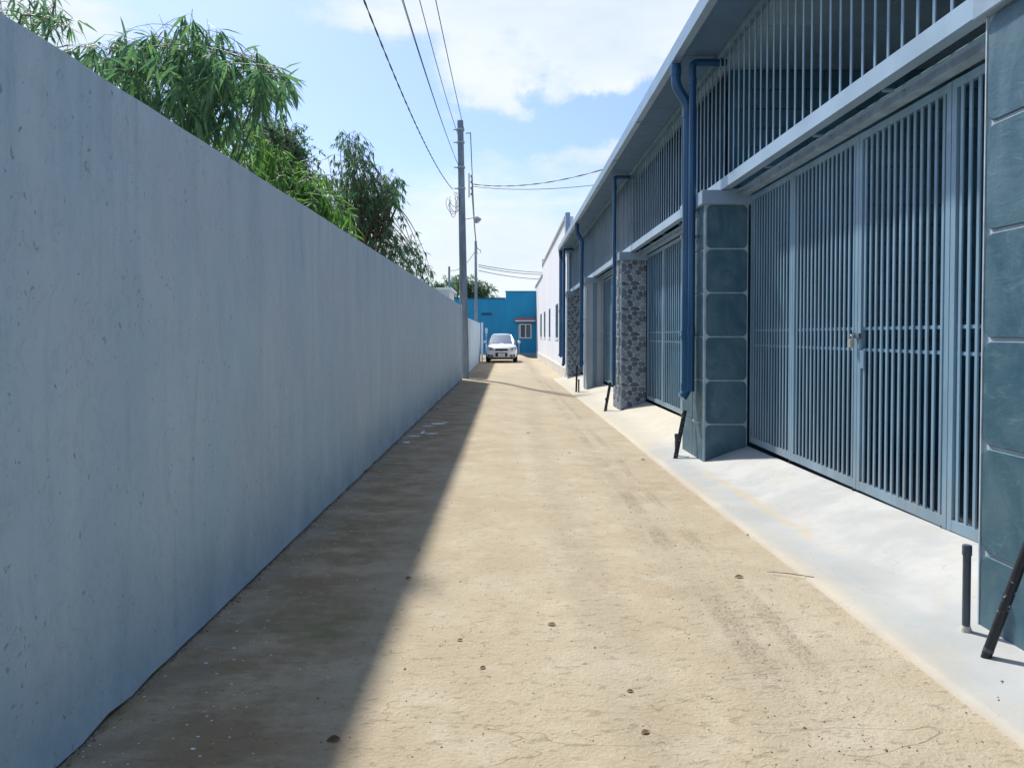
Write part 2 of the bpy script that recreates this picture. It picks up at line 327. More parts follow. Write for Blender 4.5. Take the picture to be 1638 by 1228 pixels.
# ------------------------------------------------------------------ mesh helpers
WL = {}
class MB:
    def __init__(s): s.v = []; s.f = []; s.mi = []
    def add(s, vs, fs, mi=0):
        n = len(s.v); s.v += [tuple(v) for v in vs]; s.f += [tuple(i + n for i in f) for f in fs]; s.mi += [mi] * len(fs); return s
    def box(s, x0, x1, y0, y1, z0, z1, mi=0):
        return s.add([(x0, y0, z0), (x1, y0, z0), (x1, y1, z0), (x0, y1, z0), (x0, y0, z1), (x1, y0, z1), (x1, y1, z1), (x0, y1, z1)],
                     [(0, 3, 2, 1), (4, 5, 6, 7), (0, 1, 5, 4), (1, 2, 6, 5), (2, 3, 7, 6), (3, 0, 4, 7)], mi)
    def tube(s, pts, r, n=8, caps=True, mi=0):
        pts = [Vector(p) for p in pts]; rs = r if isinstance(r, (list, tuple)) else [r] * len(pts)
        base = len(s.v); up = None
        for i, p in enumerate(pts):
            if i == 0: d = pts[1] - p
            elif i == len(pts) - 1: d = p - pts[i - 1]
            else: d = (pts[i + 1] - p).normalized() + (p - pts[i - 1]).normalized()
            d.normalize()
            if up is None: up = Vector((0, 0, 1)) if abs(d.z) < .9 else Vector((0, 1, 0))
            a = d.cross(up)
            if a.length < 1e-4: a = d.cross(Vector((1, 0, 0)))
            a.normalize(); b = d.cross(a).normalized(); up = -b if b.dot(up) < 0 else b
            for k in range(n):
                t = 2 * PI * k / n; s.v.append(tuple(p + (a * math.cos(t) + b * math.sin(t)) * rs[i]))
        m = len(pts)
        # consistent frames: re-derive ring pairing by nearest start vertex
        for i in range(m - 1):
            r0 = base + i * n; r1 = r0 + n
            p0 = Vector(s.v[r0]) - pts[i]
            best = 0; bd = 1e9; d1 = None
            for k in range(n):
                dd = ((Vector(s.v[r1 + k]) - pts[i + 1]).normalized() - p0.normalized()).length
                if dd < bd: bd = dd; best = k
            e0 = Vector(s.v[r0 + 1]) - pts[i]; e1 = Vector(s.v[r1 + (best + 1) % n]) - pts[i + 1]; e2 = Vector(s.v[r1 + (best - 1) % n]) - pts[i + 1]
            sg = 1 if (e1.normalized() - e0.normalized()).length <= (e2.normalized() - e0.normalized()).length else -1
            for k in range(n):
                s.f.append((r0 + k, r0 + (k + 1) % n, r1 + (best + sg * (k + 1)) % n, r1 + (best + sg * k) % n)); s.mi.append(mi)
        if caps:
            s.f.append(tuple(base + k for k in range(n))); s.mi.append(mi)
            s.f.append(tuple(base + (m - 1) * n + k for k in range(n))); s.mi.append(mi)
        return s
    def obj(s, name, mat, parent=None, origin=None, smooth=False, fix=True):
        """world-coordinate shape -> one object; origin = its world location"""
        po = WL.get(parent.name, Vector()) if parent else Vector()
        o0 = Vector(origin) if origin is not None else (po if parent else Vector())
        me = bpy.data.meshes.new(name)
        me.from_pydata([tuple(Vector(v) - o0) for v in s.v], [], s.f)
        ms = mat if isinstance(mat, (list, tuple)) else [mat]
        for m in ms: me.materials.append(M[m])
        if len(ms) > 1: me.polygons.foreach_set('material_index', s.mi)
        if fix:
            bm = bmesh.new(); bm.from_mesh(me); bmesh.ops.recalc_face_normals(bm, faces=bm.faces); bm.to_mesh(me); bm.free()
        if smooth: me.polygons.foreach_set('use_smooth', [True] * len(me.polygons))
        me.update()
        o = bpy.data.objects.new(name, me); COL.objects.link(o)
        if parent: o.parent = parent
        o.location = o0 - po; WL[o.name] = o0.copy(); return o
def smooth_angle(o, deg=35):
    me = o.data; me.polygons.foreach_set('use_smooth', [True] * len(me.polygons))
    bm = bmesh.new(); bm.from_mesh(me)
    for e in bm.edges:
        if len(e.link_faces) == 2 and e.calc_face_angle(0) > math.radians(deg): e.smooth = False
    bm.to_mesh(me); bm.free(); return o
def tag(o, label=None, cat=None, group=None, kind=None):
    if label: o['label'] = label
    if cat: o['category'] = cat
    if group: o['group'] = group
    if kind: o['kind'] = kind
    return o
def empty(name, loc, label=None, cat=None, group=None):
    o = bpy.data.objects.new(name, None); COL.objects.link(o); o.location = loc; o.empty_display_size = .2
    WL[o.name] = Vector(loc); return tag(o, label, cat, group)
def inst(name, me, parent, wloc, rot=(0, 0, 0)):
    """an object sharing mesh data"""
    o = bpy.data.objects.new(name, me); COL.objects.link(o)
    po = WL.get(parent.name, Vector()) if parent else Vector()
    if parent: o.parent = parent
    o.location = Vector(wloc) - po; o.rotation_euler = rot; WL[o.name] = Vector(wloc); return o
def bevel_box_mesh(name, mat, dx, dy, dz, bev=.004):
    bm = bmesh.new(); bmesh.ops.create_cube(bm, size=1)
    bmesh.ops.scale(bm, vec=(dx, dy, dz), verts=bm.verts)
    if bev: bmesh.ops.bevel(bm, geom=bm.edges[:], offset=bev, segments=1, affect='EDGES')
    me = bpy.data.meshes.new(name); bm.to_mesh(me); bm.free(); me.materials.append(M[mat]); return me

# ------------------------------------------------------------------ ground
def lerp_tab(tab, y):
    if y <= tab[0][0]: return tab[0][1]
    for (a, za), (b, zb) in zip(tab, tab[1:]):
        if y <= b: return za + (zb - za) * (y - a) / (b - a)
    return tab[-1][1]
DROP = [(-4, .06), (2.5, .05), (5.3, .0), (8.24, -.04), (14.3, -.085), (20.6, -.15), (27, -.22), (60, -.27)]
def ss(a, b, x):
    t = max(0, min(1, (x - a) / (b - a))); return t * t * (3 - 2 * t)
def road_z(x, y):
    x0 = -.5 + 1.3 * ss(25, 35, y)
    return lerp_tab(DROP, y) * ss(x0, 1.75, x) + .006 * noise.noise(Vector((x * .9, y * .5, 0)))
def apron_z(x, y):
    b = lerp_tab(DROP, y)
    prof = [(1.70, .010), (1.76, .016), (2.1, .062), (2.2, .075), (2.45, .17), (2.69, .245), (2.9, .245)]
    return b * (1) + lerp_tab(prof, x) + .004 * noise.noise(Vector((x * 3, y * 1.5, 5)))
def grid(xs, ys, fz):
    m = MB(); nx = len(xs)
    m.v = [(x, y, fz(x, y)) for y in ys for x in xs]
    for j in range(len(ys) - 1):
        for i in range(nx - 1):
            a = j * nx + i; m.f.append((a, a + 1, a + nx + 1, a + nx)); m.mi.append(0)
    return m
def fr(a, b, n): return [a + (b - a) * i / n for i in range(n + 1)]
tag(grid(fr(-300, 300, 8), fr(-120, 700, 8), lambda x, y: -.42).obj('ground', 'soil', fix=False), kind='structure')
ysr = fr(-4, 12, 110) + fr(12, 62, 90)[1:]
tag(grid(fr(-1.62, 2.3, 36), ysr, road_z).obj('road', 'road', smooth=True, fix=False), 'pale dusty concrete lane running between the wall and the gates', kind='structure')
tag(grid(fr(-40, -1.60, 6) , fr(41.5, 62, 4), lambda x, y: -.02).obj('yard', 'road', fix=False), kind='structure')
am = grid([1.742, 1.75] + fr(1.75, 2.7, 22)[1:], fr(-4, 28.1, 190), lambda x, y: (apron_z(x, y) if x > 1.745 else road_z(x, y) - .03) + 0)
# wobble the outer edge
am.v = [(x + (.012 * noise.noise(Vector((y * 2.2, 0, 3))) + .006 * noise.noise(Vector((y * 9, 0, 1))) if x < 1.78 else 0), y, z) for x, y, z in am.v]
tag(am.obj('apron', 'apron', smooth=True, fix=False), 'white cement apron ramp sloping up to the gates', kind='structure')

# ------------------------------------------------------------------ left wall
def wall(y0, y1, h, label, name, x=-1.51, th=.16, n=160):
    m = MB(); ys = fr(y0, y1, n); zs = [0] + fr(.05, h - .03, 10) + [h]
    V = []
    for y in ys:
        for j, z in enumerate(zs):
            xx = x + .004 * noise.noise(Vector((y * .8, z * .9, 0)))
            zz = z
            if j == 0: zz = .016 + .020 * noise.noise(Vector((y * 6, 0, 7))) + .012 * noise.noise(Vector((y * 19, 0, 7))); xx += .004
            if j == len(zs) - 1: zz = h + .007 * noise.noise(Vector((y * 3, 2, 7))) + .003 * noise.noise(Vector((y * 15, 2, 7)))
            if j == len(zs) - 2: zz = h - .02
            V.append((xx, y, zz))
        top = V[-1]; V.append((x - .02, y, top[2] + .006)); V.append((x - th, y, top[2])); V.append((x - th, y, -.4)); V.append((x - .03, y, -.4)); V.append((x - .03, y, .012))
    k = len(zs) + 5
    m.v = V
    for i in range(len(ys) - 1):
        for j in range(k):
            a = i * k + j; b = i * k + (j + 1) % k; m.f.append((a, b, b + k, a + k)); m.mi.append(0)
    m.f.append(tuple(range(k))); m.f.append(tuple(len(V) - k + i for i in range(k))); m.mi += [0, 0]
    o = m.obj(name, 'wall', origin=(x, (y0 + y1) / 2, 0)); smooth_angle(o, 50); tag(o, label, 'wall'); return o
wall(-4, 23.7, 2.41, 'long tall grey plastered wall along the left side of the lane', 'boundary_wall')
wall(25.6, 40.6, 2.1, 'lower white plastered wall behind the concrete pole, leading to the car', 'boundary_wall', -1.50, .16, 60)
m = MB(); m.box(-1.66, -1.47, 23.71, 23.86, -.3, 2.43); o = m.obj('wall_end_post', 'white_wall', origin=(-1.56, 23.8, 0)); tag(o, 'slim white post closing the end of the tall grey wall', 'post')

# ------------------------------------------------------------------ the terrace with the gates
XP, XB = 2.2, 2.68
PIL = [(2.42, 3.40, 'slate'), (8.24, 9.20, 'slate'), (14.3, 15.25, 'stone'), (20.6, 21.45, 'stripe'), (27.0, 27.9, 'stone')]
CZ0, CZ1 = 2.90, 3.055
bld = empty('terraced_building', (4, 12, 0), 'long single storey terrace with tiled pillars, barred transoms and deep eaves', 'building')
def ppart(name, mb, mat, **k): return mb.obj(name, mat, bld, **k)
# tiles
def round_tile_mesh(w, h, r=.05, t=.010, name='tile'):
    # in local YZ plane, facing -X
    pts = []
    for cx, cz, a0 in ((w / 2 - r, h / 2 - r, 0), (-w / 2 + r, h / 2 - r, 90), (-w / 2 + r, -h / 2 + r, 180), (w / 2 - r, -h / 2 + r, 270)):
        for k in range(4):
            a = math.radians(a0 + 30 * k); pts.append((cx + r * math.cos(a), cz + r * math.sin(a)))
    n = len(pts); V = [(0, p[0], p[1]) for p in pts] + [(-t * .7, p[0], p[1]) for p in pts] + [(-t, p[0] * (1 - .008 / w), p[1] * (1 - .008 / h)) for p in pts]
    fs = []
    for k in range(n):
        j = (k + 1) % n
        fs.append((k, j, n + j, n + k)); fs.append((n + k, n + j, 2 * n + j, 2 * n + k))
    fs.append(tuple(2 * n + k for k in range(n)))
    me = bpy.data.meshes.new(name); me.from_pydata(V, [], fs)
    bm = bmesh.new(); bm.from_mesh(me); bmesh.ops.recalc_face_normals(bm, faces=bm.faces); bm.to_mesh(me); bm.free()
    me.materials.append(M['slate']); return me
def clip(poly, p, n):
    out = []
    for i in range(len(poly)):
        a = poly[i]; b = poly[(i + 1) % len(poly)]
        da = (a[0] - p[0]) * n[0] + (a[1] - p[1]) * n[1]; db = (b[0] - p[0]) * n[0] + (b[1] - p[1]) * n[1]
        if da <= 0: out.append(a)
        if da * db < 0:
            t = da / (da - db); out.append((a[0] + t * (b[0] - a[0]), a[1] + t * (b[1] - a[1])))
    return out
def stone_tile_mesh(w, h, seed):
    rnd = random.Random(seed); P = []
    for i in range(5):
        for j in range(5): P.append(((i + .5 + rnd.uniform(-.38, .38)) / 5 * w - w / 2, (j + .5 + rnd.uniform(-.38, .38)) / 5 * h - h / 2))
    rnd.shuffle(P); P = P[:18]
    m = MB(); m.add([(0, -w / 2, -h / 2), (0, w / 2, -h / 2), (0, w / 2, h / 2), (0, -w / 2, h / 2), (-.006, -w / 2, -h / 2), (-.006, w / 2, -h / 2), (-.006, w / 2, h / 2), (-.006, -w / 2, h / 2)],
                    [(4, 5, 6, 7), (0, 1, 5, 4), (1, 2, 6, 5), (2, 3, 7, 6), (3, 0, 4, 7)], 0)
    for p in P:
        poly = [(-w / 2, -h / 2), (w / 2, -h / 2), (w / 2, h / 2), (-w / 2, h / 2)]
        for q in P:
            if q is p: continue
            mx, my = (p[0] + q[0]) / 2, (p[1] + q[1]) / 2; nn = (q[0] - p[0], q[1] - p[1]); poly = clip(poly, (mx, my), nn)
            if not poly: break
        if len(poly) < 3: continue
        cx = sum(a[0] for a in poly) / len(poly); cy = sum(a[1] for a in poly) / len(poly)
        # round off the corners: shrink then cut
        q = []
        for i in range(len(poly)):
            a = poly[i]; b = poly[(i + 1) % len(poly)]
            for t in (.25, .75): q.append((a[0] + t * (b[0] - a[0]), a[1] + t * (b[1] - a[1])))
        q0 = [(cx + (a[0] - cx) * .93, cy + (a[1] - cy) * .93) for a in q]; q1 = [(cx + (a[0] - cx) * .80, cy + (a[1] - cy) * .80) for a in q]
        n = len(q); V = [(-.006, a[0], a[1]) for a in q0] + [(-.012, a[0], a[1]) for a in q1]
        m.add(V, [(k, (k + 1) % n, n + (k + 1) % n, n + k) for k in range(n)] + [tuple(n + k for k in range(n))], rnd.choice((1, 1, 2, 3, 3, 4)))
    me = bpy.data.meshes.new('tile'); me.from_pydata(m.v, [], m.f)
    for k in ('grout', 's1', 's2', 's3', 's4'): me.materials.append(M[k])
    me.polygons.foreach_set('material_index', m.mi)
    bm = bmesh.new(); bm.from_mesh(me); bmesh.ops.recalc_face_normals(bm, faces=bm.faces); bm.to_mesh(me); bm.free(); return me
T = .49
tile_front = round_tile_mesh(T - .016, T - .016); tile_side = round_tile_mesh(XB - XP - .03, T - .016)
stone_f = stone_tile_mesh(T - .004, T - .004, 3); stone_s = stone_tile_mesh(XB - XP - .004, T - .004, 5)
for pi, (y0, y1, kind) in enumerate(PIL):
    m = MB(); m.box(XP, XB, y0, y1, -.4, CZ0)
    core = m.obj('pillar', 'grout' if kind != 'stripe' else 'strip_l', bld, origin=((XP + XB) / 2, (y0 + y1) / 2, 0))
    core['label'] = {'slate': 'pillar faced in large green slate tiles', 'stone': 'pillar faced in river stone pattern tiles', 'stripe': 'painted pillar with vertical bands'}[kind]
    mc = MB(); mc.box(XP - .05, XB + .03, y0 - .05, y1 + .05, CZ0, CZ1)
    oc = mc.obj('cap', 'cap', core)
    bm = bmesh.new(); bm.from_mesh(oc.data); bmesh.ops.bevel(bm, geom=bm.edges[:], offset=.006, segments=1, affect='EDGES'); bm.to_mesh(oc.data); bm.free()
    if kind == 'stripe':
        w = XB - XP
        for a, b in ((.0, .05), (.36, .58), (.80, .86)):
            ms = MB(); ms.box(XP + a * w + .004, XP + b * w, y0 - .014, y0 - .001, -.3, CZ0 - .002); ms.obj('band', 'strip_d' if a == .36 else 'strip_l', core)
        for a, b in ((.35, .62),):
            ms = MB(); ms.box(XP - .014, XP - .001, y0 + a * (y1 - y0), y0 + b * (y1 - y0), -.3, CZ0 - .002); ms.obj('band', 'strip_d', core)
        continue
    zt = CZ0
    for r in range(6):
        zc = CZ0 - T * (r + .5)
        if pi == 0: zc += .0
        for c in range(2):
            yc = y0 + T * (c + .5) if pi else y1 - T * (c + .5)
            if yc + T / 2 > y1 + .05 or yc - T / 2 < y0 - .05: continue
            inst('tile', tile_front if kind == 'slate' else stone_f, core, (XP - .0005, yc, zc), (0, 0, 0) if kind == 'slate' or r % 2 else (PI if r % 4 == 0 else 0, 0, 0))
        # face towards the camera (normal -Y)
        inst('tile', tile_side if kind == 'slate' else stone_s, core, ((XP + XB) / 2, y0 - .0005, zc), (0, 0, PI / 2))
    # slim light corner trims
    if kind == 'slate':
        for yy in (y0 - .002, y1 + .002):
            ms = MB(); ms.box(XP - .013, XP + .006, yy - .004, yy + .004, -.3, CZ0 - .002); ms.obj('corner_trim', 'grout', core)
Y0B, Y1B = -4.0, 27.95
# beam, rails, track covers
ppart('lintel_beam', MB().box(2.37, 2.46, 1.5, Y1B, 3.06, 3.178), 'steel_light', origin=(2.41, 14, 3.06))
ppart('top_rail', MB().box(2.38, 2.46, 1.5, Y1B, 4.585, 4.635), 'steel', origin=(2.41, 14, 4.6))
bar_me = bevel_box_mesh('bar', 'steel', .010, .030, 1.405, .003)
yy = 1.9
gr = None
bays = [(1.6, 8.7, 'inner'), (8.7, 14.75, None), (14.75, 21.0, 'sheet_brown'), (21.0, 27.9, 'sheet_teal')]
for (a, b, bk) in bays:
    g = ppart('transom_grille', MB().box(2.385, 2.395, a + .01, b - .01, 3.18, 3.19), 'steel', origin=(2.41, (a + b) / 2, 3.18))
    n = int((b - a) / .168)
    for i in range(n):
        y = a + (b - a) * (i + .5) / n
        inst('bar', bar_me, g, (2.418, y, 3.18 + .7025))
    if bk and bk.startswith('sheet'):
        # corrugated infill sheet behind the bars
        m = MB(); k = int((b - a) / .05); ys = fr(a + .02, b - .02, k)
        V = [(2.475 + .012 * (-1) ** i, y, z) for i, y in enumerate(ys) for z in (3.19, 4.58)]
        m.add(V, [(2 * i, 2 * i + 2, 2 * i + 3, 2 * i + 1) for i in range(len(ys) - 1)])
        s_ = m.obj('infill_sheet', bk, bld, origin=(2.48, (a + b) / 2, 3.2), fix=False)
    elif bk is None:  # dark grey sheet gives the dark tone behind this bay's bars
        m = MB(); k = int((b - a) / .06); ys = fr(a + .3, b - .02, k)
        V = [(2.62 + .012 * (-1) ** i, y, z) for i, y in enumerate(ys) for z in (3.19, 4.58)]
        m.add(V, [(2 * i, 2 * i + 2, 2 * i + 3, 2 * i + 1) for i in range(len(ys) - 1)])
        m.obj('infill_sheet', 'sheet_grey', bld, origin=(2.62, (a + b) / 2, 3.2), fix=False)
# soffit panels, ceiling panels
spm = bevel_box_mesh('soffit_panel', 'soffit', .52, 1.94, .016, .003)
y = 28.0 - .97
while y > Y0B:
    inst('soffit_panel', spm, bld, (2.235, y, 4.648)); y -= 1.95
cpm = bevel_box_mesh('ceiling_panel', 'ceil', 1.19, .74, .012, .003)
y = 27.6
while y > 1.5:
    for i in range(5 if y < 10 else 2): inst('ceiling_panel', cpm, bld, (3.12 + 1.2 * i, y, 4.66))
    y -= .75
ppart('ceiling_runner', MB().box(2.50, 8.5, -4, 28, 4.668, 4.70), 'dark')
# gutter with lip
def extr(prof, y0, y1, name, mat, parent, origin=None, closed=True):
    m = MB(); n = len(prof); V = [(x, y0, z) for x, z in prof] + [(x, y1, z) for x, z in prof]
    fs = [(i, (i + 1) % n, n + (i + 1) % n, n + i) for i in range(n)] + [tuple(range(n)), tuple(n + i for i in range(n))]
    m.add(V, fs); return m.obj(name, mat, parent, origin=origin)
g = extr([(1.895, 4.60), (1.97, 4.585), (1.978, 4.66), (1.968, 4.66), (1.962, 4.60), (1.912, 4.612), (1.905, 4.73), (1.925, 4.738), (1.925, 4.75), (1.888, 4.75)], Y0B, 27.75, 'gutter', 'gutter', bld, (1.93, 12, 4.6))
for y in [27.75 - 2.4 * i for i in range(13)]:
    MB().box(1.882, 1.98, y - .02, y + .02, 4.578, 4.584).obj('gutter_bracket', 'gutter', g)
# roof: sloped sheet above (ribbed)
m = MB(); xs = [1.93, 5.2, 9.0]; zs = [4.76, 5.35, 5.9]; n = 220
V = []
for i in range(n + 1):
    y = Y0B + (28.05 - Y0B) * i / n; dz = .022 if i % 2 else 0
    for x, z in zip(xs, zs): V.append((x, y, z + dz))
for i in range(n):
    for j in range(2): m.f.append((i * 3 + j, i * 3 + j + 1, i * 3 + j + 4, i * 3 + j + 3)); m.mi.append(0)
m.v = V; m.obj('roof', 'roof', bld, fix=False)
# walls inside and at the ends
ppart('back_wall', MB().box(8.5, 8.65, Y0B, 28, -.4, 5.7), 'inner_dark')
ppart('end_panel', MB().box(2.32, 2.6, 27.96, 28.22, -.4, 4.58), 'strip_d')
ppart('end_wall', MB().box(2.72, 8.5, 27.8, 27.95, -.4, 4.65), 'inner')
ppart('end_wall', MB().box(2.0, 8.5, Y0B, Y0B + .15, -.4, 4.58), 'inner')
ppart('light_block_wall', MB().box(2.3, 2.5, Y0B + .16, 2.41, -.4, 3.05), 'inner')  # unseen plain wall added across this bay to stop light leaking inside
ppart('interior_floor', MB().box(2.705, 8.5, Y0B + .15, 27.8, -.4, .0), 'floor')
for (yp, lab) in ((9.0, 1), (14.85, 0), (21.1, 0)):
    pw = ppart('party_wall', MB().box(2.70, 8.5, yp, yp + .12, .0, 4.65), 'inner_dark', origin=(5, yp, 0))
    if lab:
        blk = bevel_box_mesh('block', 'inner', .425, .03, .222, .006)
        for r in range(6, 20):
            for c in range(13):
                xx = 2.74 + .215 + .435 * c + (.217 if r % 2 else 0)
                if xx + .2 > 8.5: continue
                if 3.6 < xx < 4.25 and 1.9 < .12 + .232 * r < 3.9: continue
                if 5.4 < xx < 6.0 and 1.9 < .12 + .232 * r < 3.9: continue
                inst('block', blk, pw, (xx, yp - .014, .12 + .232 * r))

# gate track covers + rails per bay, threshold gap strips
gates = [(3.41, 8.20, [8.19, 6.98, 5.675, 4.50, 3.43], 'inner'), (9.22, 14.28, [14.26, 12.8, 11.4, 10.3, 9.24], 'sheet'), (15.27, 20.56, [20.55, 19.2, 17.9, 16.6, 15.29], 'sheet'), (21.47, 26.96, [26.95, 25.6, 24.2, 22.8, 21.49], 'sheet')]
for (a, b, ed, bk) in gates:
    tr = ppart('gate_track', MB().box(2.60, 2.685, a, b, 3.005, 3.085), 'galv', origin=(2.64, (a + b) / 2, 3.0))
    MB().tube([(2.53, a, 3.035), (2.53, b, 3.035)], .014, 8).obj('rod', 'steel', tr)
    y = a + .35
    while y < b:
        MB().box(2.462, 2.598, y, y + .03, 3.045, 3.06).obj('bracket', 'steel', tr); y += 1.1
GL = ['blue grey barred folding gate with a padlock, nearest the camera', 'blue grey barred folding gate between the slate pillar and the first river stone pillar',
      'blue folding gate between the first river stone pillar and the banded pillar', 'farthest folding gate, between the banded pillar and the last river stone pillar']
def gz(y): return lerp_tab(DROP, y)
for gi, (a, b, ed, bk) in enumerate(gates):
    zb = .285 + gz((a + b) / 2) * .95
    if gi == 0: zb = .262
    zt = 2.985
    root = empty('folding_gate', (2.70, (a + b) / 2, zb - .04), GL[gi], 'gate', 'barred folding gates of the terrace')
    bl = zt - zb - .12
    bme = bevel_box_mesh('bar', 'steel', .012 if gi == 0 else .009, .027 if gi == 0 else .034, bl, .002); sp_ = .082 if gi == 0 else .145
    for li in range(4):
        y1, y0 = ed[li] - .004, ed[li + 1] + .004
        dx = .0
        m = MB(); pw = .046
        m.box(2.69, 2.73, y0, y0 + pw, zb, zt); m.box(2.69, 2.73, y1 - pw, y1, zb, zt)
        m.box(2.691, 2.729, y0 + pw, y1 - pw, zb + .002, zb + .07); m.box(2.691, 2.729, y0 + pw, y1 - pw, zt - .055, zt - .002)
        lf = m.obj('gate_leaf', 'steel', root, origin=(2.71, (y0 + y1) / 2, zb))
        n = round((y1 - y0 - 2 * pw) / sp_)
        for i in range(n):
            y = y0 + pw + (y1 - y0 - 2 * pw) * (i + .5) / n
            if gi == 0 and li == 2 and i == n - 1:
                c = (1.34 - zb - .07); s1 = bevel_box_mesh('bar', 'steel', .012, .027, c, .002); inst('bar', s1, lf, (2.703, y, zb + .07 + c / 2))
                c2 = (zt - .06 - 1.51); s2 = bevel_box_mesh('bar', 'steel', .012, .027, c2, .002); inst('bar', s2, lf, (2.703, y, 1.51 + c2 / 2)); continue
            inst('bar', bme, lf, (2.703, y, (zb + zt) / 2 + .0075))
        for z in (1.34, 1.50): MB().box(2.7095, 2.722, y0 + pw, y1 - pw, z - .011, z + .011).obj('rail', 'steel', lf)
        MB().tube([(2.70, y0 + .05, zb - .035), (2.70, y0 + .05, zb + .01)], .012, 8).obj('foot_roller', 'black', lf)
        if gi == 1: MB().box(2.756, 2.760, y0 + .02, y1 - .02, zb + .01, zt - .01).obj('backing_sheet', 'sheet_teal', lf)
        if gi > 1: MB().box(2.732, 2.736, y0 + .02, y1 - .02, zb + .01, zt - .01).obj('backing_sheet', 'sheet_teal', lf)
    if gi <= 1:
        yc = ed[2]
        m = MB().box(2.672, 2.689, yc - .06, yc + .02, 1.425, 1.465); m.tube([(2.665, yc + .012, 1.42), (2.665, yc + .012, 1.47)], .006, 6)
        m.obj('hasp', 'chrome', root)
        MB().box(2.676, 2.69, yc - .13, yc - .075, 1.20, 1.335).obj('latch', 'steel', root)
# dark strip behind each gate foot, painting in the shade of the gap
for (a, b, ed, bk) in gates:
    MB().box(2.72, 2.76, a, b, -.2, .20 + gz((a + b) / 2)).obj('threshold_gap_shade', 'dark', bld)
# padlock
pr = empty('padlock', (2.655, 5.69, 1.37), 'pale brass padlock hanging on the hasp of the nearest gate', 'padlock')
m = MB(); m.box(2.635, 2.665, 5.672, 5.728, 1.352, 1.418); o = m.obj('lock_body', 'brass', pr)
bm = bmesh.new(); bm.from_mesh(o.data); bmesh.ops.bevel(bm, geom=bm.edges[:], offset=.007, segments=2, affect='EDGES'); bm.to_mesh(o.data); bm.free()
MB().tube([(2.65, 5.70 + .019 * math.cos(t), 1.418 + .034 * math.sin(t)) for t in fr(0, PI, 8)], .005, 6).obj('shackle', 'chrome', pr, smooth=True)

# downpipes -----------------------------------------------------------
def bend(pts, r=.06, k=4):
    pts = [Vector(p) for p in pts]; out = [pts[0]]
    for i in range(1, len(pts) - 1):
        a = (pts[i - 1] - pts[i]).normalized(); b = (pts[i + 1] - pts[i]).normalized()
        rr = min(r, (pts[i - 1] - pts[i]).length * .45, (pts[i + 1] - pts[i]).length * .45)
        p0 = pts[i] + a * rr; p1 = pts[i] + b * rr
        for j in range(k + 1):
            t = j / k; out.append(p0 * (1 - t) ** 2 + pts[i] * 2 * t * (1 - t) + p1 * t * t)
    out.append(pts[-1]); return out
def downpipe(pts, r, collars, label=None, parent=bld, mat='pipe'):
    p = MB().tube(bend(pts, r * 1.3), r, 14).obj('downpipe', mat, parent, origin=pts[-1]); smooth_angle(p, 50)
    if label: p['label'] = label
    for c, d in collars:
        c = Vector(c); d = Vector(d).normalized()
        s_ = MB().tube([c - d * .05, c + d * .05], r * 1.13, 14).obj('collar', mat, p); smooth_angle(s_, 50)
    return p
def big_pipe(Y, zb, xo=2.09):
    return downpipe([(1.95, Y, 4.60), (1.95, Y, 4.34), (xo, Y, 4.12), (xo, Y, zb + .09), (xo - .055, Y - .01, zb + .02), ], .056,
             [((1.95, Y, 4.50), (0, 0, 1)), ((xo, Y, 4.02), (0, 0, 1)), ((xo, Y, 1.45), (0, 0, 1)), ((xo, Y, zb + .14), (0, 0, 1))])
def clamp(Y, z, x=2.09, r=.06):
    MB().box(x - r - .012, XP + .0, Y - .012, Y + .012, z - .014, z + .014).obj('pipe_clamp', 'galv', bld)
def small_pipe(Y, zb, xo=2.10, r=.04, zt=4.56):
    return downpipe([(2.50, Y, zt), (xo, Y, zt), (xo, Y, zb)], r, [((xo, Y, zt - .22), (0, 0, 1)), ((xo, Y, 1.5), (0, 0, 1))])
big_pipe(8.62, .70); small_pipe(8.50, .80, 2.115)
small_pipe(14.62, .45, 2.11, .036)
big_pipe(20.85, .52)
big_pipe(27.35, .30, 2.08); small_pipe(26.9, .9, 2.05, .05)
clamp(8.62, 2.6); clamp(8.62, 1.46); clamp(14.62, 2.4, 2.11, .04); clamp(20.85, 1.9)

# ------------------------------------------------------------------ pipes by the pillars
def bollard(x, y, h, r, label):
    z = apron_z(x, y) - .02
    root = empty('pipe_stub', (x, y, z), label, 'pipe stub', 'capped pipe stubs standing on the apron')
    o = MB().tube([(x, y, z), (x, y, z + h)], r, 14).obj('pipe', 'greypipe', root); smooth_angle(o)
    o = MB().tube([(x, y, z + h - .03), (x, y, z + h + .012), (x, y, z + h + .016)], [r * 1.2, r * 1.2, r * 1.05], 14).obj('end_cap', 'greypipe', root); smooth_angle(o)
    o = MB().tube([(x, y, z), (x, y, z + .03), (x, y, z + .045)], [r * 1.45, r * 1.35, r * 1.05], 12).obj('mortar_collar', 'plinth', root); smooth_angle(o)
bollard(2.10, 3.35, .40, .017, 'capped grey pipe stub on the apron in front of the nearest slate pillar')
bollard(2.02, 8.80, .27, .020, 'short dark pipe stub beside the second slate pillar')
bollard(1.97, 14.7, .25, .020, 'short dark pipe stub beside the first river stone pillar')
bollard(1.93, 20.0, .36, .022, 'thin pipe stub in front of the banded pillar')
def prop(b, t, r, label):
    b = Vector(b); t = Vector(t); b.z = apron_z(b.x, b.y) - .008
    d = t - b; pts = [b, b + d * .03, b + d * .97, t]
    root = empty('leaning_pipe', b, label, 'pipe', 'black pipes leaning by the pillars')
    o = MB().tube(pts, [r * .92, r, r, r * .92], 14).obj('pipe', 'black', root); smooth_angle(o)
    o = MB().tube([b + d * .06, b + d * .09], r * 1.04, 14).obj('worn_band', 'greypipe', root); smooth_angle(o)
prop((2.02, 3.09, 0), (2.20 - .035, 3.04, .60), .020, 'black leaning pipe at the foot of the nearest slate pillar')
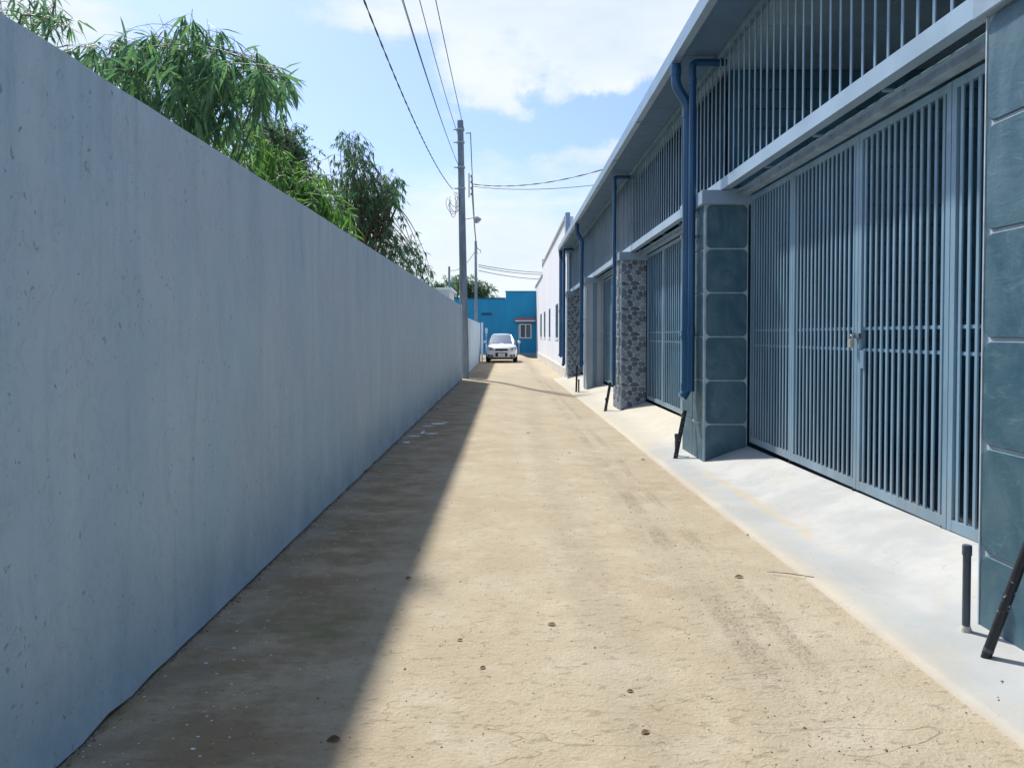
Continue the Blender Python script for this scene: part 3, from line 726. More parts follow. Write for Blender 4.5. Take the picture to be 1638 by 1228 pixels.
prop((1.975, 8.66, 0), (2.10, 8.72, .56), .026, 'black leaning pipe below the downpipe of the second slate pillar')
prop((1.92, 14.5, 0), (2.03, 14.55, .52), .028, 'black leaning pipe beside the first river stone pillar')
prop((1.89, 20.3, 0), (1.91, 20.3, .62), .026, 'black upright pipe in front of the banded pillar')

# ------------------------------------------------------------------ white building beyond
wb = empty('white_building', (4, 44, 0), 'tall white rendered building with slim windows beyond the terrace', 'building')
XW = 2.26
wins = [(33.0, 34.9), (39.0, 40.6), (44.1, 46.0), (48.8, 51.2)]
m = MB(); ys = [28.25] + [v for w in wins for v in w] + [47.6]
m.box(XW, 2.5, 28.25, 60, -.5, 1.30); 
edges = [28.25] + [v for w in wins for v in w] + [60]
for i in range(0, len(edges), 2): m.box(XW, 2.5, edges[i], edges[i + 1], 1.30, 2.88)
m.box(XW, 2.5, 28.25, 60, 2.88, 5.0)
m.box(XW, 2.5, 28.25, 47.6, 5.0, 5.95); m.box(XW, 2.5, 47.6, 60, 5.0, 5.28)
m.box(2.5, 12, 28.25, 28.45, -.5, 5.6); m.box(2.5, 12, 59.8, 60, -.5, 5.0)
m.obj('wall', 'white_wall', wb)
MB().box(XW - .05, XW - .001, 28.25, 60, -.5, .18).obj('plinth', 'plinth', wb)
MB().box(XW - .07, 2.55, 28.72, 47.25, 5.95, 6.05).obj('parapet_coping', 'strip_l', wb)
MB().box(XW - .07, 2.55, 47.7, 60.05, 5.28, 5.38).obj('parapet_coping', 'strip_l', wb)
MB().box(XW - .05, XW + .12, 28.20, 28.7, 4.6, 6.12).obj('parapet_post', 'cap', wb)
MB().box(XW - .05, XW + .3, 47.28, 47.66, 5.8, 6.3).obj('parapet_post', 'strip_l', wb)
MB().box(2.5, 12, 28.4, 59.8, 4.9, 5.0).obj('roof', 'roof', wb)
for a, b in wins:
    f = MB()
    f.box(XW + .02, XW + .08, a, a + .06, 1.30, 2.88); f.box(XW + .02, XW + .08, b - .06, b, 1.30, 2.88)
    f.box(XW + .02, XW + .08, a + .06, b - .06, 1.30, 1.36); f.box(XW + .02, XW + .08, a + .06, b - .06, 2.82, 2.88); f.box(XW + .02, XW + .08, (a + b) / 2 - .03, (a + b) / 2 + .03, 1.36, 2.82)
    fo = f.obj('window', 'strip_d', wb)
    MB().box(XW + .045, XW + .055, a + .06, b - .06, 1.36, 2.82).obj('pane', 'glass', fo)
    MB().box(XW - .04, XW + .10, a - .05, b + .05, 1.25, 1.298).obj('sill', 'white_wall', fo)
downpipe([(2.7, 29.2, 5.0), (2.12, 29.2, 4.92), (2.12, 29.2, .68), (2.04, 29.2, .62)], .09, [((2.12, 29.2, 2.4), (0, 0, 1))], parent=wb)
downpipe([(2.5, 58.6, 4.5), (2.08, 58.6, 4.4), (2.14, 58.6, 1.6)], .10, [((2.12, 58.6, 3.0), (0, 0, 1))], parent=wb)

# ------------------------------------------------------------------ blue house
bh = empty('blue_house', (-1, 60, 0), 'bright blue single storey house closing the end of the lane', 'building')
YH = 58.2
m = MB(); wx0, wx1, wz0, wz1 = .95, 1.88, 1.2, 2.33
m.box(-7.5, wx0, YH, YH + .2, -.4, 4.15); m.box(wx1, 2.24, YH, YH + .2, -.4, 4.15); m.box(wx0, wx1, YH, YH + .2, -.4, wz0); m.box(wx0, wx1, YH, YH + .2, wz1, 4.15)
m.box(-7.5, -.15, YH, YH + .2, 4.15, 4.30); m.box(-.15, 2.24, YH, YH + .2, 4.15, 4.86)
m.box(-7.5, -7.3, YH + .2, YH + 8, -.4, 4.3); m.box(2.04, 2.24, YH + .2, YH + 8, -.4, 4.8)
m.obj('wall', 'blue_wall', bh)
MB().box(-7.6, -.17, YH - .08, YH + .28, 4.302, 4.40).obj('coping', 'blue_trim', bh)
MB().box(-.2, 2.3, YH - .08, YH + .28, 4.862, 4.93).obj('coping', 'blue_wall', bh)
MB().box(-7.3, 2.04, YH + .2, YH + 8, 4.0, 4.1).obj('roof', 'roof', bh)
MB().box(-7.5, 2.2, YH - .03, YH - .001, -.4, .05).obj('plinth', 'cap', bh)
f = MB(); t_ = .08
f.box(wx0, wx1, YH - .04, YH + .05, wz0, wz0 + t_); f.box(wx0, wx1, YH - .04, YH + .05, wz1 - t_, wz1)
for x in (wx0, (wx0 + wx1) / 2 - t_ / 2, wx1 - t_): f.box(x, x + t_, YH - .038, YH + .048, wz0 + t_, wz1 - t_)
fo = f.obj('window', 'white', bh)
for a, b in ((wx0 + t_, (wx0 + wx1 - t_) / 2), ((wx0 + wx1 + t_) / 2, wx1 - t_)): MB().box(a, b, YH + .0, YH + .01, wz0 + t_, wz1 - t_).obj('pane', 'glass', fo)
g_ = MB()
for k in range(1, 5): g_.box(wx0 + t_, wx1 - t_, YH - .02, YH - .01, wz0 + t_ + k * .19, wz0 + t_ + k * .19 + .012)
g_.obj('window_bars', 'strip_l', fo)
m = MB(); m.add([(.6, YH, 2.82), (2.15, YH, 2.82), (2.15, YH - .7, 2.55), (.6, YH - .7, 2.55), (.6, YH, 2.76), (2.15, YH, 2.76), (2.15, YH - .7, 2.49), (.6, YH - .7, 2.49)],
    [(0, 1, 2, 3), (4, 5, 6, 7), (0, 1, 5, 4), (1, 2, 6, 5), (2, 3, 7, 6), (3, 0, 4, 7)]); aw = m.obj('awning', 'red', bh)
MB().box(.58, 2.17, YH - .73, YH - .702, 2.535, 2.60).obj('awning_edge', 'white', aw)
MB().box(-2.05, -1.25, YH - .05, YH - .002, 3.02, 3.2).obj('vent', 'blue_trim', bh)
MB().tube([(.9, YH - .06, -.1), (.9, YH - .06, 2.3)], .05, 8).obj('pipe', 'pale_blue', bh)
# pale building behind the wall
pb = empty('pale_shed', (-4.3, 46, 0), 'pale blue flat roofed shed showing above the long wall', 'building')
MB().box(-5.6, -3.55, 45, 49, -.4, 4.2).obj('wall', 'pale_blue', pb); MB().box(-5.75, -3.4, 44.8, 49.2, 4.2, 4.34).obj('roof', 'white', pb)
MB().box(-3.55, -3.30, 44.9, 45.2, -.4, 3.95).obj('corner_column', 'white', pb)

# ------------------------------------------------------------------ poles & wires
def pole(x, y, h, r0, r1, label, lean=0.0, z=0):
    root = empty('utility_pole', (x, y, z), label, 'pole', 'concrete utility poles')
    n = 12; pts = [(x + lean * k / n, y, z - .3 + (h + .3) * k / n) for k in range(n + 1)]
    o = MB().tube(pts, [r0 + (r1 - r0) * k / n for k in range(n + 1)], 16).obj('shaft', 'concrete', root); smooth_angle(o, 40)
    return root
p1 = pole(-1.43, 24.8, 8.6, .145, .10, 'tall concrete utility pole at the end of the long grey wall', -.15)
def px_at(z, x=-1.43, lean=-.15, h=8.6): return x + lean * z / h
for z, nm in ((6.35, 'wire_clamp'), (7.05, 'wire_clamp'), (7.88, 'wire_clamp'), (8.3, 'wire_clamp')):
    o = MB().tube([(px_at(z), 24.8, z - .03), (px_at(z), 24.8, z + .03)], .135, 14).obj('band', 'galv', p1); smooth_angle(o)
    MB().box(px_at(z) - .24, px_at(z) - .12, 24.78, 24.82, z - .015, z + .015).obj(nm, 'galv', p1)
rk = MB().box(-1.31, -1.27, 24.77, 24.83, 6.05, 6.85).obj('insulator_rack', 'galv', p1)
for k in range(4):
    o = MB().tube([(-1.21, 24.8, 6.13 + k * .2), (-1.21, 24.8, 6.2 + k * .2)], [.04, .034], 10).obj('insulator', 'cap', rk)
o = MB().tube([(-1.40, 24.8, 8.18), (-1.24, 24.8, 8.2)], .02, 8).obj('hook', 'galv', p1)
la = empty('street_lamp', (-1.33, 24.8, 5.35), 'small lamp on a short arm fixed to the tall concrete pole', 'street lamp')
MB().tube([(-1.40, 24.8, 5.33), (-1.12, 24.76, 5.37), (-1.05, 24.7, 5.33)], .014, 8).obj('arm', 'galv', la)
o = MB().tube([(-1.06, 24.7, 5.43), (-1.04, 24.69, 5.38), (-1.0, 24.67, 5.28), (-.98, 24.66, 5.25)], [.03, .06, .12, .125], 14).obj('shade', 'strip_l', la, smooth=True)
o = MB().tube([(-1.0, 24.67, 5.28), (-.985, 24.66, 5.22), (-.98, 24.66, 5.18)], [.03, .045, .02], 12).obj('bulb', 'white', la, smooth=True)
p2 = pole(-2.12, 50, 7.8, .115, .08, 'thin concrete pole behind the low wall in front of the blue house', -.04)
MB().tube([(-2.1, 50, 7.3), (-1.85, 50, 7.2), (-1.8, 50, 7.0)], .03, 6).obj('hook', 'galv', p2)
p3 = pole(-4.9, 62, 7.6, .12, .085, 'distant pale pole left of the tall pole, above the wall', 0, -.4)
p0 = pole(-1.8, -6, 8.8, .145, .10, 'concrete utility pole behind the viewer that carries the wires')
def wire(pts, r, label, name='power_cable', twist=False, n=6):
    P = [Vector(p) for p in pts]
    m = MB()
    if twist:
        for ph in (0, PI):
            Q = []
            for i, p in enumerate(P): a = i * 1.35 + ph; Q.append(p + Vector((math.cos(a), 0, math.sin(a))) * r * .75)
            m.tube(Q, r * .8, 5)
    else: m.tube(P, r, n)
    o = m.obj(name, 'wire', origin=P[0], fix=False); tag(o, label, 'cable', 'overhead cables'); return o
def para(Xa, Xb, h0, k, yc, ya=24.8, yb=-6, n=60):
    return [(Xa + (Xb - Xa) * i / n, ya + (yb - ya) * i / n, H + h0 + k * (ya + (yb - ya) * i / n - yc) ** 2) for i in range(n + 1)]
wire(para(-1.83, -1.83, 4.18, .0053, 13.4, n=170), .0095, 'thick twisted overhead cable, leftmost of those meeting the tall pole', twist=True)
wire(para(-1.66, -1.66, 5.3, .0033, 13.8), .009, 'second overhead cable from the left, meeting the tall pole', )
wire(para(-1.69, -1.72, 5.38, .0028, 13.2), .006, 'thin overhead cable running close beside the second cable')
wire(para(-1.58, -1.54, 5.95, .004, 13.5), .0085, 'third overhead cable, passing behind the top of the tall pole')
wire(para(-1.46, -1.46, 6.78, .002, 18), .010, 'rightmost overhead cable, reaching the very top of the tall pole')
def sag(a, b, s, n=24): 
    a, b = Vector(a), Vector(b); return [a.lerp(b, i / n) - Vector((0, 0, s * 4 * (i / n) * (1 - i / n))) for i in range(n + 1)]
wire(sag((-1.24, 24.8, 8.2), (-2.08, 50, 7.6), .9), .016, 'cable from the tall pole top down to the far thin pole')
wire(sag((-1.21, 24.8, 6.75), (-2.02, 50, 7.3), .55), .012, 'upper slack cable from the insulator rack to the far thin pole')
wire(sag((-1.21, 24.8, 6.35), (-1.95, 50, 7.0), .8), .010, 'lower slack cable from the insulator rack to the far thin pole')
wire(sag((-1.2, 24.8, 6.5), (2.5, 18.0, H + .2252 * 18.0 + .02), .22), .012, 'upper service cable from the tall pole to the terrace roof', 'service_cable', True)
wire(sag((-1.2, 24.8, 6.42), (2.5, 19.0, H + .204 * 19.0), .12), .010, 'lower service cable from the tall pole to the terrace roof', 'service_cable')
for k, (ya, yb, s) in enumerate(((427, 438, .25), (433, 446, .25), (424, 436, .2))):
    wire(sag(at(766, ya, 50), at(905, yb, 62 + k), s), .022, ['middle', 'lowest', 'upper'][k] + ' of three fine cables above the blue house roof')
wire(sag((-2.1, 50, 7.25), (-4.9, 62, 6.9), .5), .02, 'fine cable between the thin pole and the distant pale pole')
m = MB(); rnd = random.Random(4)
for k in range(5):
    c = Vector((-1.78 + rnd.uniform(-.06, .06), 24.7, 5.9 + rnd.uniform(-.15, .1))); rx = rnd.uniform(.08, .2); rz = rnd.uniform(.2, .42)
    m.tube([c + Vector((rx * math.sin(t) * (1 + .2 * math.sin(3 * t)), 0, rz * math.cos(t))) for t in fr(.2, 5.2, 16)], .008, 5)
tag(m.obj('cable_coil', 'wire', origin=(-1.78, 24.7, 5.9), fix=False), 'tangle of slack cable loops hanging on the tall pole', 'cable coil')

# ------------------------------------------------------------------ car
def car():
    cx, cy = -.32, 38.7
    root = empty('parked_car', (cx, cy, .0), 'white hatchback parked facing the camera in front of the blue house', 'car')
    def P(x, y, z): return (cx + x, cy + y, z * 1.03)
    # body shell: stations from nose to tail
    st = [(0.00, .30, .62, .62), (.05, .22, .70, .72), (.25, .19, .80, .80), (.6, .18, .88, .83), (1.0, .18, .95, .835), (1.25, .18, .98, .84), (2.2, .18, .99, .84), (3.3, .18, 1.0, .835), (3.9, .2, .98, .80), (4.05, .28, .85, .74)]
    m = MB(); n = 20
    for (y, zb, zt, w) in st:
        for k in range(n):
            t = 2 * PI * k / n; c, s = math.cos(t), math.sin(t)
            e = .42
            x = w * abs(c) ** e * (1 if c > 0 else -1); z = (zb + zt) / 2 + (zt - zb) / 2 * abs(s) ** .5 * (1 if s > 0 else -1)
            if s > .3 and y < 1.3: z += .03 * (1 - abs(c))
            if s > .2: x *= (1 - .06 * s)
            yy = y + (.10 * abs(x / w) ** 2.5 if y < .3 else 0)
            m.v.append(P(x, yy, z))
    for i in range(len(st) - 1):
        for k in range(n): m.f.append((i * n + k, i * n + (k + 1) % n, (i + 1) * n + (k + 1) % n, (i + 1) * n + k)); m.mi.append(0)
    m.f.append(tuple(range(n))); m.f.append(tuple((len(st) - 1) * n + k for k in range(n))); m.mi += [0, 0]
    body = m.obj('body', 'car', root); smooth_angle(body, 40)
    # greenhouse: rings by height
    rings = [(.95, 1.02, 3.85, .76, .60), (1.15, 1.42, 3.78, .71, .58), (1.33, 1.78, 3.65, .60, .52), (1.43, 2.02, 3.5, .54, .48), (1.485, 2.35, 3.2, .40, .34)]
    def ring(z, yf, yb, wm, wf):
        pts = []
        for k in range(9):
            u = -1 + 2 * k / 8; pts.append((u * wf * 1.03, yf + .13 * abs(u) ** 2.2, z + .0 * (1 - u * u)))
        pts.append((wm, (yf + yb) / 2 - .25, z)); pts.append((wm, (yf + yb) / 2 + .4, z))
        for k in range(9):
            u = 1 - 2 * k / 8; pts.append((u * wf, yb - .1 * abs(u) ** 2, z))
        pts.append((-wm, (yf + yb) / 2 + .4, z)); pts.append((-wm, (yf + yb) / 2 - .25, z)); return pts
    R = [ring(*r) for r in rings]; n = len(R[0])
    g = MB(); g.v = [P(*p) for r in R[:4] for p in r]
    for i in range(3):
        for k in range(n): g.f.append((i * n + k, i * n + (k + 1) % n, (i + 1) * n + (k + 1) % n, (i + 1) * n + k)); g.mi.append(0)
    g.obj('glasshouse', 'screen', root, smooth=True)
    g = MB(); g.v = [P(x * 1.01, y, z + .004) for r in R[3:] for (x, y, z) in r]
    for k in range(n): g.f.append((k, (k + 1) % n, n + (k + 1) % n, n + k)); g.mi.append(0)
    g.f.append(tuple(n + k for k in range(n))); g.mi.append(0); g.obj('roof', 'car', root, smooth=True)
    for s in (-1, 1):
        pts = [(R[i][8 if s > 0 else 0][0] * 1.01, R[i][8 if s > 0 else 0][1], R[i][0][2]) for i in range(4)]
        MB().tube([P(*p) for p in pts], .022, 8).obj('windscreen_pillar', 'car', root)
        # mirror
        mm = MB().tube([P(s * .80, 1.28, 1.0), P(s * .87, 1.26, 1.03)], .02, 6).obj('mirror_arm', 'rubber', root)
        mm = MB().tube([P(s * .86, 1.25, 1.04), P(s * .89, 1.24, 1.05), P(s * .98, 1.26, 1.05), P(s * 1.01, 1.28, 1.04)], [.035, .07, .065, .03], 10).obj('side_mirror', 'car', root, smooth=True)
        h = MB(); h.add([P(s * .36, .02, .70), P(s * .40, -.005, .63), P(s * .62, .075, .60), P(s * .755, .20, .66), P(s * .775, .34, .78), P(s * .60, .12, .80), P(s * .44, .05, .77)], [tuple(range(7))])
        h.add([P(s * .36, .12, .70), P(s * .40, .12, .63), P(s * .62, .2, .60), P(s * .74, .33, .66), P(s * .76, .45, .78), P(s * .60, .3, .80), P(s * .44, .2, .77)], [tuple(range(7))])
        ho = h.obj('headlight', 'lens', root)
        MB().tube([P(s * .56, .055, .70), P(s * .56, .10, .70)], .045, 10).obj('lamp_ring', 'dark', ho)
        MB().add([P(s * .44, -.03, .40), P(s * .72, .06, .42), P(s * .70, .04, .30), P(s * .48, -.03, .29)], [(0, 1, 2, 3)]).obj('fog_lamp_recess', 'dark', root)
        MB().tube([P(s * .58, -.005, .36), P(s * .58, .03, .36)], .04, 10).obj('fog_lamp', 'lens', root)
        for y in (.72, 3.25):
            w = MB().tube([P(s * .62, y, .30), P(s * .64, y, .30), P(s * .82, y, .30), P(s * .835, y, .30)], [.26, .30, .30, .26], 20).obj('wheel', 'rubber', root, smooth=False)
            MB().tube([P(s * .80, y, .30), P(s * .845, y, .30)], .18, 12).obj('rim', 'chrome', w)
        MB().tube([P(s * .12, 1.02, .985), P(s * .62, 1.10, 1.0)], .010, 5).obj('wiper', 'rubber', root)
    MB().box(*[cx - .33, cx + .33], cy - .025, cy + .05, .64, .745).obj('upper_grille', 'dark', root)
    MB().box(cx - .31, cx + .31, cy - .035, cy + .05, .33, .52).obj('lower_grille', 'dark', root)
    MB().box(cx - .35, cx + .35, cy - .045, cy + .05, .545, .61).obj('grille_bar', 'car', root)
    MB().add([(cx - .07, cy - .05, .575), (cx - .02, cy - .05, .60), (cx + .02, cy - .05, .60), (cx + .07, cy - .05, .575), (cx + .02, cy - .05, .55), (cx - .02, cy - .05, .55)], [tuple(range(6))]).obj('badge', 'gold', root)
    MB().add([P(-.62, -.02, .26), P(.62, -.02, .26), P(.60, .10, .17), P(-.60, .10, .17)], [(0, 1, 2, 3)]).obj('bumper_lip', 'rubber', root)
    pl = MB().box(cx - .17, cx + .17, cy - .065, cy - .05, .34, .50).obj('licence_plate', 'white', root)
    q = MB()
    for i in range(4): q.box(cx - .10 + i * .055, cx - .07 + i * .055, cy - .068, cy - .066, .435, .475)
    for i in range(5): q.box(cx - .13 + i * .055, cx - .10 + i * .055, cy - .068, cy - .066, .365, .41)
    q.obj('plate_characters', 'dark', pl)
car()
# small things beside the car
r_ = empty('standpipe', (-1.22, 41.6, 0), 'thin pale standpipe with a tap by the car on the left', 'standpipe')
MB().tube([(-1.2, 41.6, -.1), (-1.2, 41.6, 1.55)], .03, 8).obj('riser', 'pale_blue', r_); MB().tube([(-1.2, 41.6, 1.35), (-1.2, 41.35, 1.35), (-1.2, 41.35, 1.22)], .035, 8).obj('tap', 'cap', r_)
MB().box(-1.27, -1.13, 41.55, 41.65, 1.55, 1.85).obj('meter_box', 'pale_blue', r_)
r_ = empty('gate_post', (-1.42, 40.9, 0), 'white post at the end of the lower wall left of the car', 'post')
MB().box(-1.46, -1.36, 40.75, 40.9, -.2, 2.15).obj('shaft', 'white_wall', r_); MB().box(-1.36, -1.26, 40.76, 40.89, .1, .16).obj('hinge', 'white', r_)

# ------------------------------------------------------------------ vegetation
def leaf_geo(m, p, d, up, L, W, bendv=.15):
    """folded lance leaf, 6 tris"""
    d = d.normalized(); s = d.cross(up)
    if s.length < 1e-3: s = d.cross(Vector((1, 0, 0)))
    s.normalize(); nrm = s.cross(d).normalized()
    a = p; b = p + d * L * .35 + nrm * L * .02; c = p + d * L * .7 - Vector((0, 0, L * bendv * .4)); t = p + d * L * .96 - Vector((0, 0, L * bendv))
    w = W / 2; n = len(m.v)
    m.v += [tuple(a), tuple(b + s * w - nrm * w * .25), tuple(b), tuple(b - s * w - nrm * w * .25), tuple(c + s * w * .7 - nrm * w * .2), tuple(c), tuple(c - s * w * .7 - nrm * w * .2), tuple(t)]
    m.f += [(n, n + 1, n + 2), (n, n + 2, n + 3), (n + 1, n + 4, n + 5, n + 2), (n + 2, n + 5, n + 6, n + 3), (n + 4, n + 7, n + 5), (n + 5, n + 7, n + 6)]; m.mi += [0] * 6
def rv(rnd): 
    while True:
        v = Vector((rnd.uniform(-1, 1), rnd.uniform(-1, 1), rnd.uniform(-1, 1)))
        if .1 < v.length < 1: return v.normalized()
def bamboo(root_loc, tips, label, cat, mat, seed, L=.2, W=.026, nclus=7, nleaf=(5, 9), separate=0, droop=.55, spread=.35, culms=6, twigr=.004, name='bamboo', group=None, start=.3, trunk='culm', tmat='culm', fan=.07):
    rnd = random.Random(seed)
    root = empty(name, root_loc, label, cat, group)
    R0 = Vector(root_loc)
    wood = MB(); leaves = []
    # culms
    cul = []
    cen = sum((Vector(t) for t in tips), Vector()) / len(tips)
    for c in range(culms):
        b = R0 + Vector((rnd.uniform(-.5, .5), rnd.uniform(-.5, .5), 0)) * (1 if culms > 2 else .2)
        tgt = cen + Vector((rnd.uniform(-1, 1) * spread * 2, rnd.uniform(-1, 1) * spread * 2, rnd.uniform(-.3, .3)))
        mid = b.lerp(tgt, .55) + Vector((rnd.uniform(-.2, .2), rnd.uniform(-.2, .2), .5))
        pts = [b * (1 - t) ** 2 + mid * 2 * t * (1 - t) + tgt * t * t for t in fr(0, 1, 9)]
        cul.append(pts)
        r = .028 if tmat == 'culm' else .10
        wm = MB().tube(pts, [r * (1 - .75 * i / 9) for i in range(10)], 8)
        wm.obj(trunk, tmat, root, origin=b, smooth=True)
    for ti, tip in enumerate(tips):
        tip = Vector(tip)
        pts0 = rnd.choice(cul); base = pts0[rnd.randint(5, 9)]
        mid = base.lerp(tip, .55) + Vector((0, 0, (tip - base).length * rnd.uniform(.12, .3)))
        P = [base * (1 - t) ** 2 + mid * 2 * t * (1 - t) + tip * t * t for t in fr(0, 1, 8)]
        wood.tube(P, [twigr * (2.4 - 1.9 * i / 8) for i in range(9)], 4, caps=False)
        for k in range(nclus):
            t = start + (1 - start) * (k + rnd.random()) / nclus; t = min(1, t)
            p = base * (1 - t) ** 2 + mid * 2 * t * (1 - t) + tip * t * t
            side = rv(rnd); side.z = side.z * .5 - .1
            q = p + side * rnd.uniform(.02, fan * 2.6); q2 = q + side * fan + Vector((0, 0, -fan * .6))
            wood.tube([p, q, q2], [twigr * .7, twigr * .5, twigr * .3], 3, caps=False)
            for j in range(rnd.randint(*nleaf)):
                d = rv(rnd) * .75 + side * .55 + Vector((0, 0, -droop * rnd.uniform(.5, 1.6)))
                u = rv(rnd) * .5 + Vector((0, 0, 1))
                leaves.append((q.lerp(q2, rnd.random()), d, u, L * rnd.uniform(.6, 1.25), W * rnd.uniform(.75, 1.2)))
    wood.obj('twigs', tmat, root, fix=False)['kind'] = 'stuff'
    if separate:
        def score(l):
            p = l[0]
            ry = (p.z - H) / p.y; rx = p.x / p.y
            hidden = ry < -rx * (.96 / 1.51) * .98
            return (hidden, p.y / l[3])
        leaves.sort(key=score)
        protos = []
        for k in range(5):
            mm = MB(); leaf_geo(mm, Vector(), Vector((1, 0, 0)), Vector((0, 0, 1)), 1, .13, .10 + .04 * k)
            me = bpy.data.meshes.new('leaf'); me.from_pydata(mm.v, [], mm.f); me.materials.append(M[mat]); protos.append(me)
        for l in leaves[:separate]:
            p, d, u, LL, WW = l
            o = inst('leaf', rnd.choice(protos), root, p)
            x = d.normalized(); y = u.cross(x).normalized(); z = x.cross(y)
            o.rotation_euler = Matrix((x, y, z)).transposed().to_euler(); k = WW / LL / .13; o.scale = (LL, LL * k, LL)
        leaves = leaves[separate:]
    m = MB()
    for l in leaves: leaf_geo(m, *l)
    o = m.obj('foliage', mat, root, fix=False); o['kind'] = 'stuff'
    return root
def tips_in(polys, n, Ya, Yb, seed):
    """tips spread inside picture ellipses at real distances"""
    rnd = random.Random(seed); T_ = []; tot = sum(p[4] for p in polys)
    for (cx, cy, rx, ry, w) in polys:
        for k in range(max(1, round(n * w / tot))):
            a = rnd.uniform(0, 2 * PI); r = math.sqrt(rnd.random())
            T_.append(at(cx + rx * r * math.cos(a), cy + ry * r * math.sin(a), rnd.uniform(Ya, Yb)))
    return T_
t1 = tips_in([(265, 100, 105, 62, 3.6), (165, 105, 70, 45, 1.6), (370, 115, 60, 45, 2.4), (440, 130, 25, 25, 1.6), (458, 128, 14, 20, .8), (300, 45, 60, 28, 1.4), (120, 75, 60, 30, 1), (320, 170, 50, 30, .8)], 105, 6.2, 8.6, 1)
bamboo((-4.4, 8.6, -.4), t1, 'large drooping bamboo clump arching over the near part of the long wall', 'bamboo', 'leaf_b', 11, L=.25, W=.031, nclus=5, nleaf=(4, 7), separate=300, twigr=.0026, droop=.7, start=.35)
t1b = tips_in([(40, 15, 50, 22, 1), (100, 35, 40, 22, 1), (10, -10, 60, 20, 1)], 14, 5.6, 6.6, 5)
bamboo((-5.2, 6.8, -.4), t1b, 'sparse bamboo sprays at the top left, above the nearest end of the wall', 'bamboo', 'leaf_b', 12, L=.15, W=.02, nclus=5, nleaf=(3, 5), droop=.5, start=.55, culms=3)
t2 = tips_in([(360, 230, 70, 40, 2.5), (430, 270, 80, 50, 4), (500, 315, 60, 50, 3), (540, 350, 40, 45, 2.4), (300, 200, 50, 30, 1)], 110, 10.5, 13, 2)
bamboo((-4.6, 12.5, -.4), t2, 'bright green bamboo clump low behind the middle of the long wall', 'bamboo', 'leaf_y', 13, L=.24, W=.034, nclus=6, droop=.8, start=.3)
t3 = tips_in([(430, 215, 50, 38, 3), (480, 262, 30, 42, 2.5), (500, 310, 30, 40, 1.5), (390, 190, 30, 20, 1)], 100, 19, 22, 3)
bamboo((-7.5, 21, -.4), t3, 'dark small leaved tree rising behind the bamboo clumps', 'tree', 'leaf_d', 14, L=.13, W=.045, nclus=12, nleaf=(7, 11), droop=.3, start=.2, culms=2, twigr=.01, name='leafy_tree', trunk='trunk', tmat='bark', fan=.14, group='trees behind the long wall')
t4 = tips_in([(558, 222, 24, 20, 1.2), (565, 262, 44, 36, 2.5), (600, 300, 38, 36, 2), (628, 310, 18, 36, 1.8), (560, 340, 50, 50, 1.8), (590, 385, 60, 35, 1.8), (630, 365, 22, 22, .5), (640, 422, 38, 20, 1.4), (674, 442, 24, 14, 1.2), (535, 330, 20, 50, 1)], 190, 18.5, 22.5, 4)
bamboo((-5.6, 21, -.4), t4, 'tall airy feathery tree leaning towards the tall pole', 'tree', 'leaf_d', 15, L=.19, W=.036, nclus=5, nleaf=(5, 8), droop=.9, start=.5, culms=6, twigr=.008, name='feathery_tree', trunk='trunk', tmat='bark', fan=.12, group='trees behind the long wall')
t5 = tips_in([(690, 455, 22, 14, 1), (712, 458, 20, 20, 1)], 30, 64, 68, 8)
bamboo((-6.5, 66, -.4), t5, 'small bushy tree rising behind the pale shed roof', 'tree', 'leaf_d', 16, L=.36, W=.1, nclus=8, droop=.4, start=.3, culms=2, twigr=.012, name='leafy_tree', trunk='trunk', tmat='bark', fan=.2, group='trees behind the long wall')
t6 = tips_in([(735, 452, 22, 20, 2), (765, 460, 20, 16, 1), (780, 462, 14, 12, 1)], 46, 70, 74, 9)
bamboo((-3.6, 72, -.4), t6, 'distant dark tree rising behind the blue house roof', 'tree', 'leaf_d', 17, L=.4, W=.12, nclus=8, droop=.3, start=.3, culms=3, twigr=.02, name='leafy_tree', trunk='trunk', tmat='bark', fan=.35, group='trees behind the long wall')

# ------------------------------------------------------------------ litter and grit
rnd = random.Random(21)
m = MB()
for k in range(1900):
    y = 1.6 + 12 * rnd.random() ** 1.7; x = rnd.uniform(-1.4, 2.0) if k % 3 else rnd.gauss(1.15, .18)
    if x > 1.72 and rnd.random() < .7: continue
    if x > 2.15: continue
    z = (road_z(x, y) if x < 1.75 else apron_z(x, y)); r = rnd.uniform(.0015, .0045) * (1.7 if rnd.random() < .06 else 1); a = rnd.uniform(0, 6.28)
    v = [(x + r * 1.5 * math.cos(a), y + r * 1.5 * math.sin(a), z), (x - r * math.sin(a), y + r * math.cos(a), z), (x - r * 1.3 * math.cos(a), y - r * 1.3 * math.sin(a), z), (x + r * math.sin(a), y - r * math.cos(a), z), (x, y, z + r * 1.1)]
    m.add(v, [(0, 1, 4), (1, 2, 4), (2, 3, 4), (3, 0, 4)])
tag(m.obj('grit', 'stone', fix=False), 'scattered brown grit and crumbs on the lane', 'grit', kind='stuff')
m = MB()
for k in range(520):
    y = 1.6 + 12 * rnd.random() ** 1.5; x = -1.49 + abs(rnd.gauss(0, .38)); 
    if x > -.2: continue
    z = road_z(x, y) + .001; r = rnd.uniform(.0015, .0045) * (1.8 if rnd.random() < .06 else 1); n = 6; ph = rnd.random() * 6
    m.add([(x + r * (1 + .4 * rnd.random()) * 1.3 * math.cos(ph + 2 * PI * i / n), y + r * math.sin(ph + 2 * PI * i / n), z) for i in range(n)] + [(x, y, z + .0015)], [(i, (i + 1) % n, n) for i in range(n)])
tag(m.obj('paint_drips', 'speck', fix=False), 'white paint drips and chips on the lane along the foot of the grey wall', 'paint drips', kind='stuff')
m = MB()
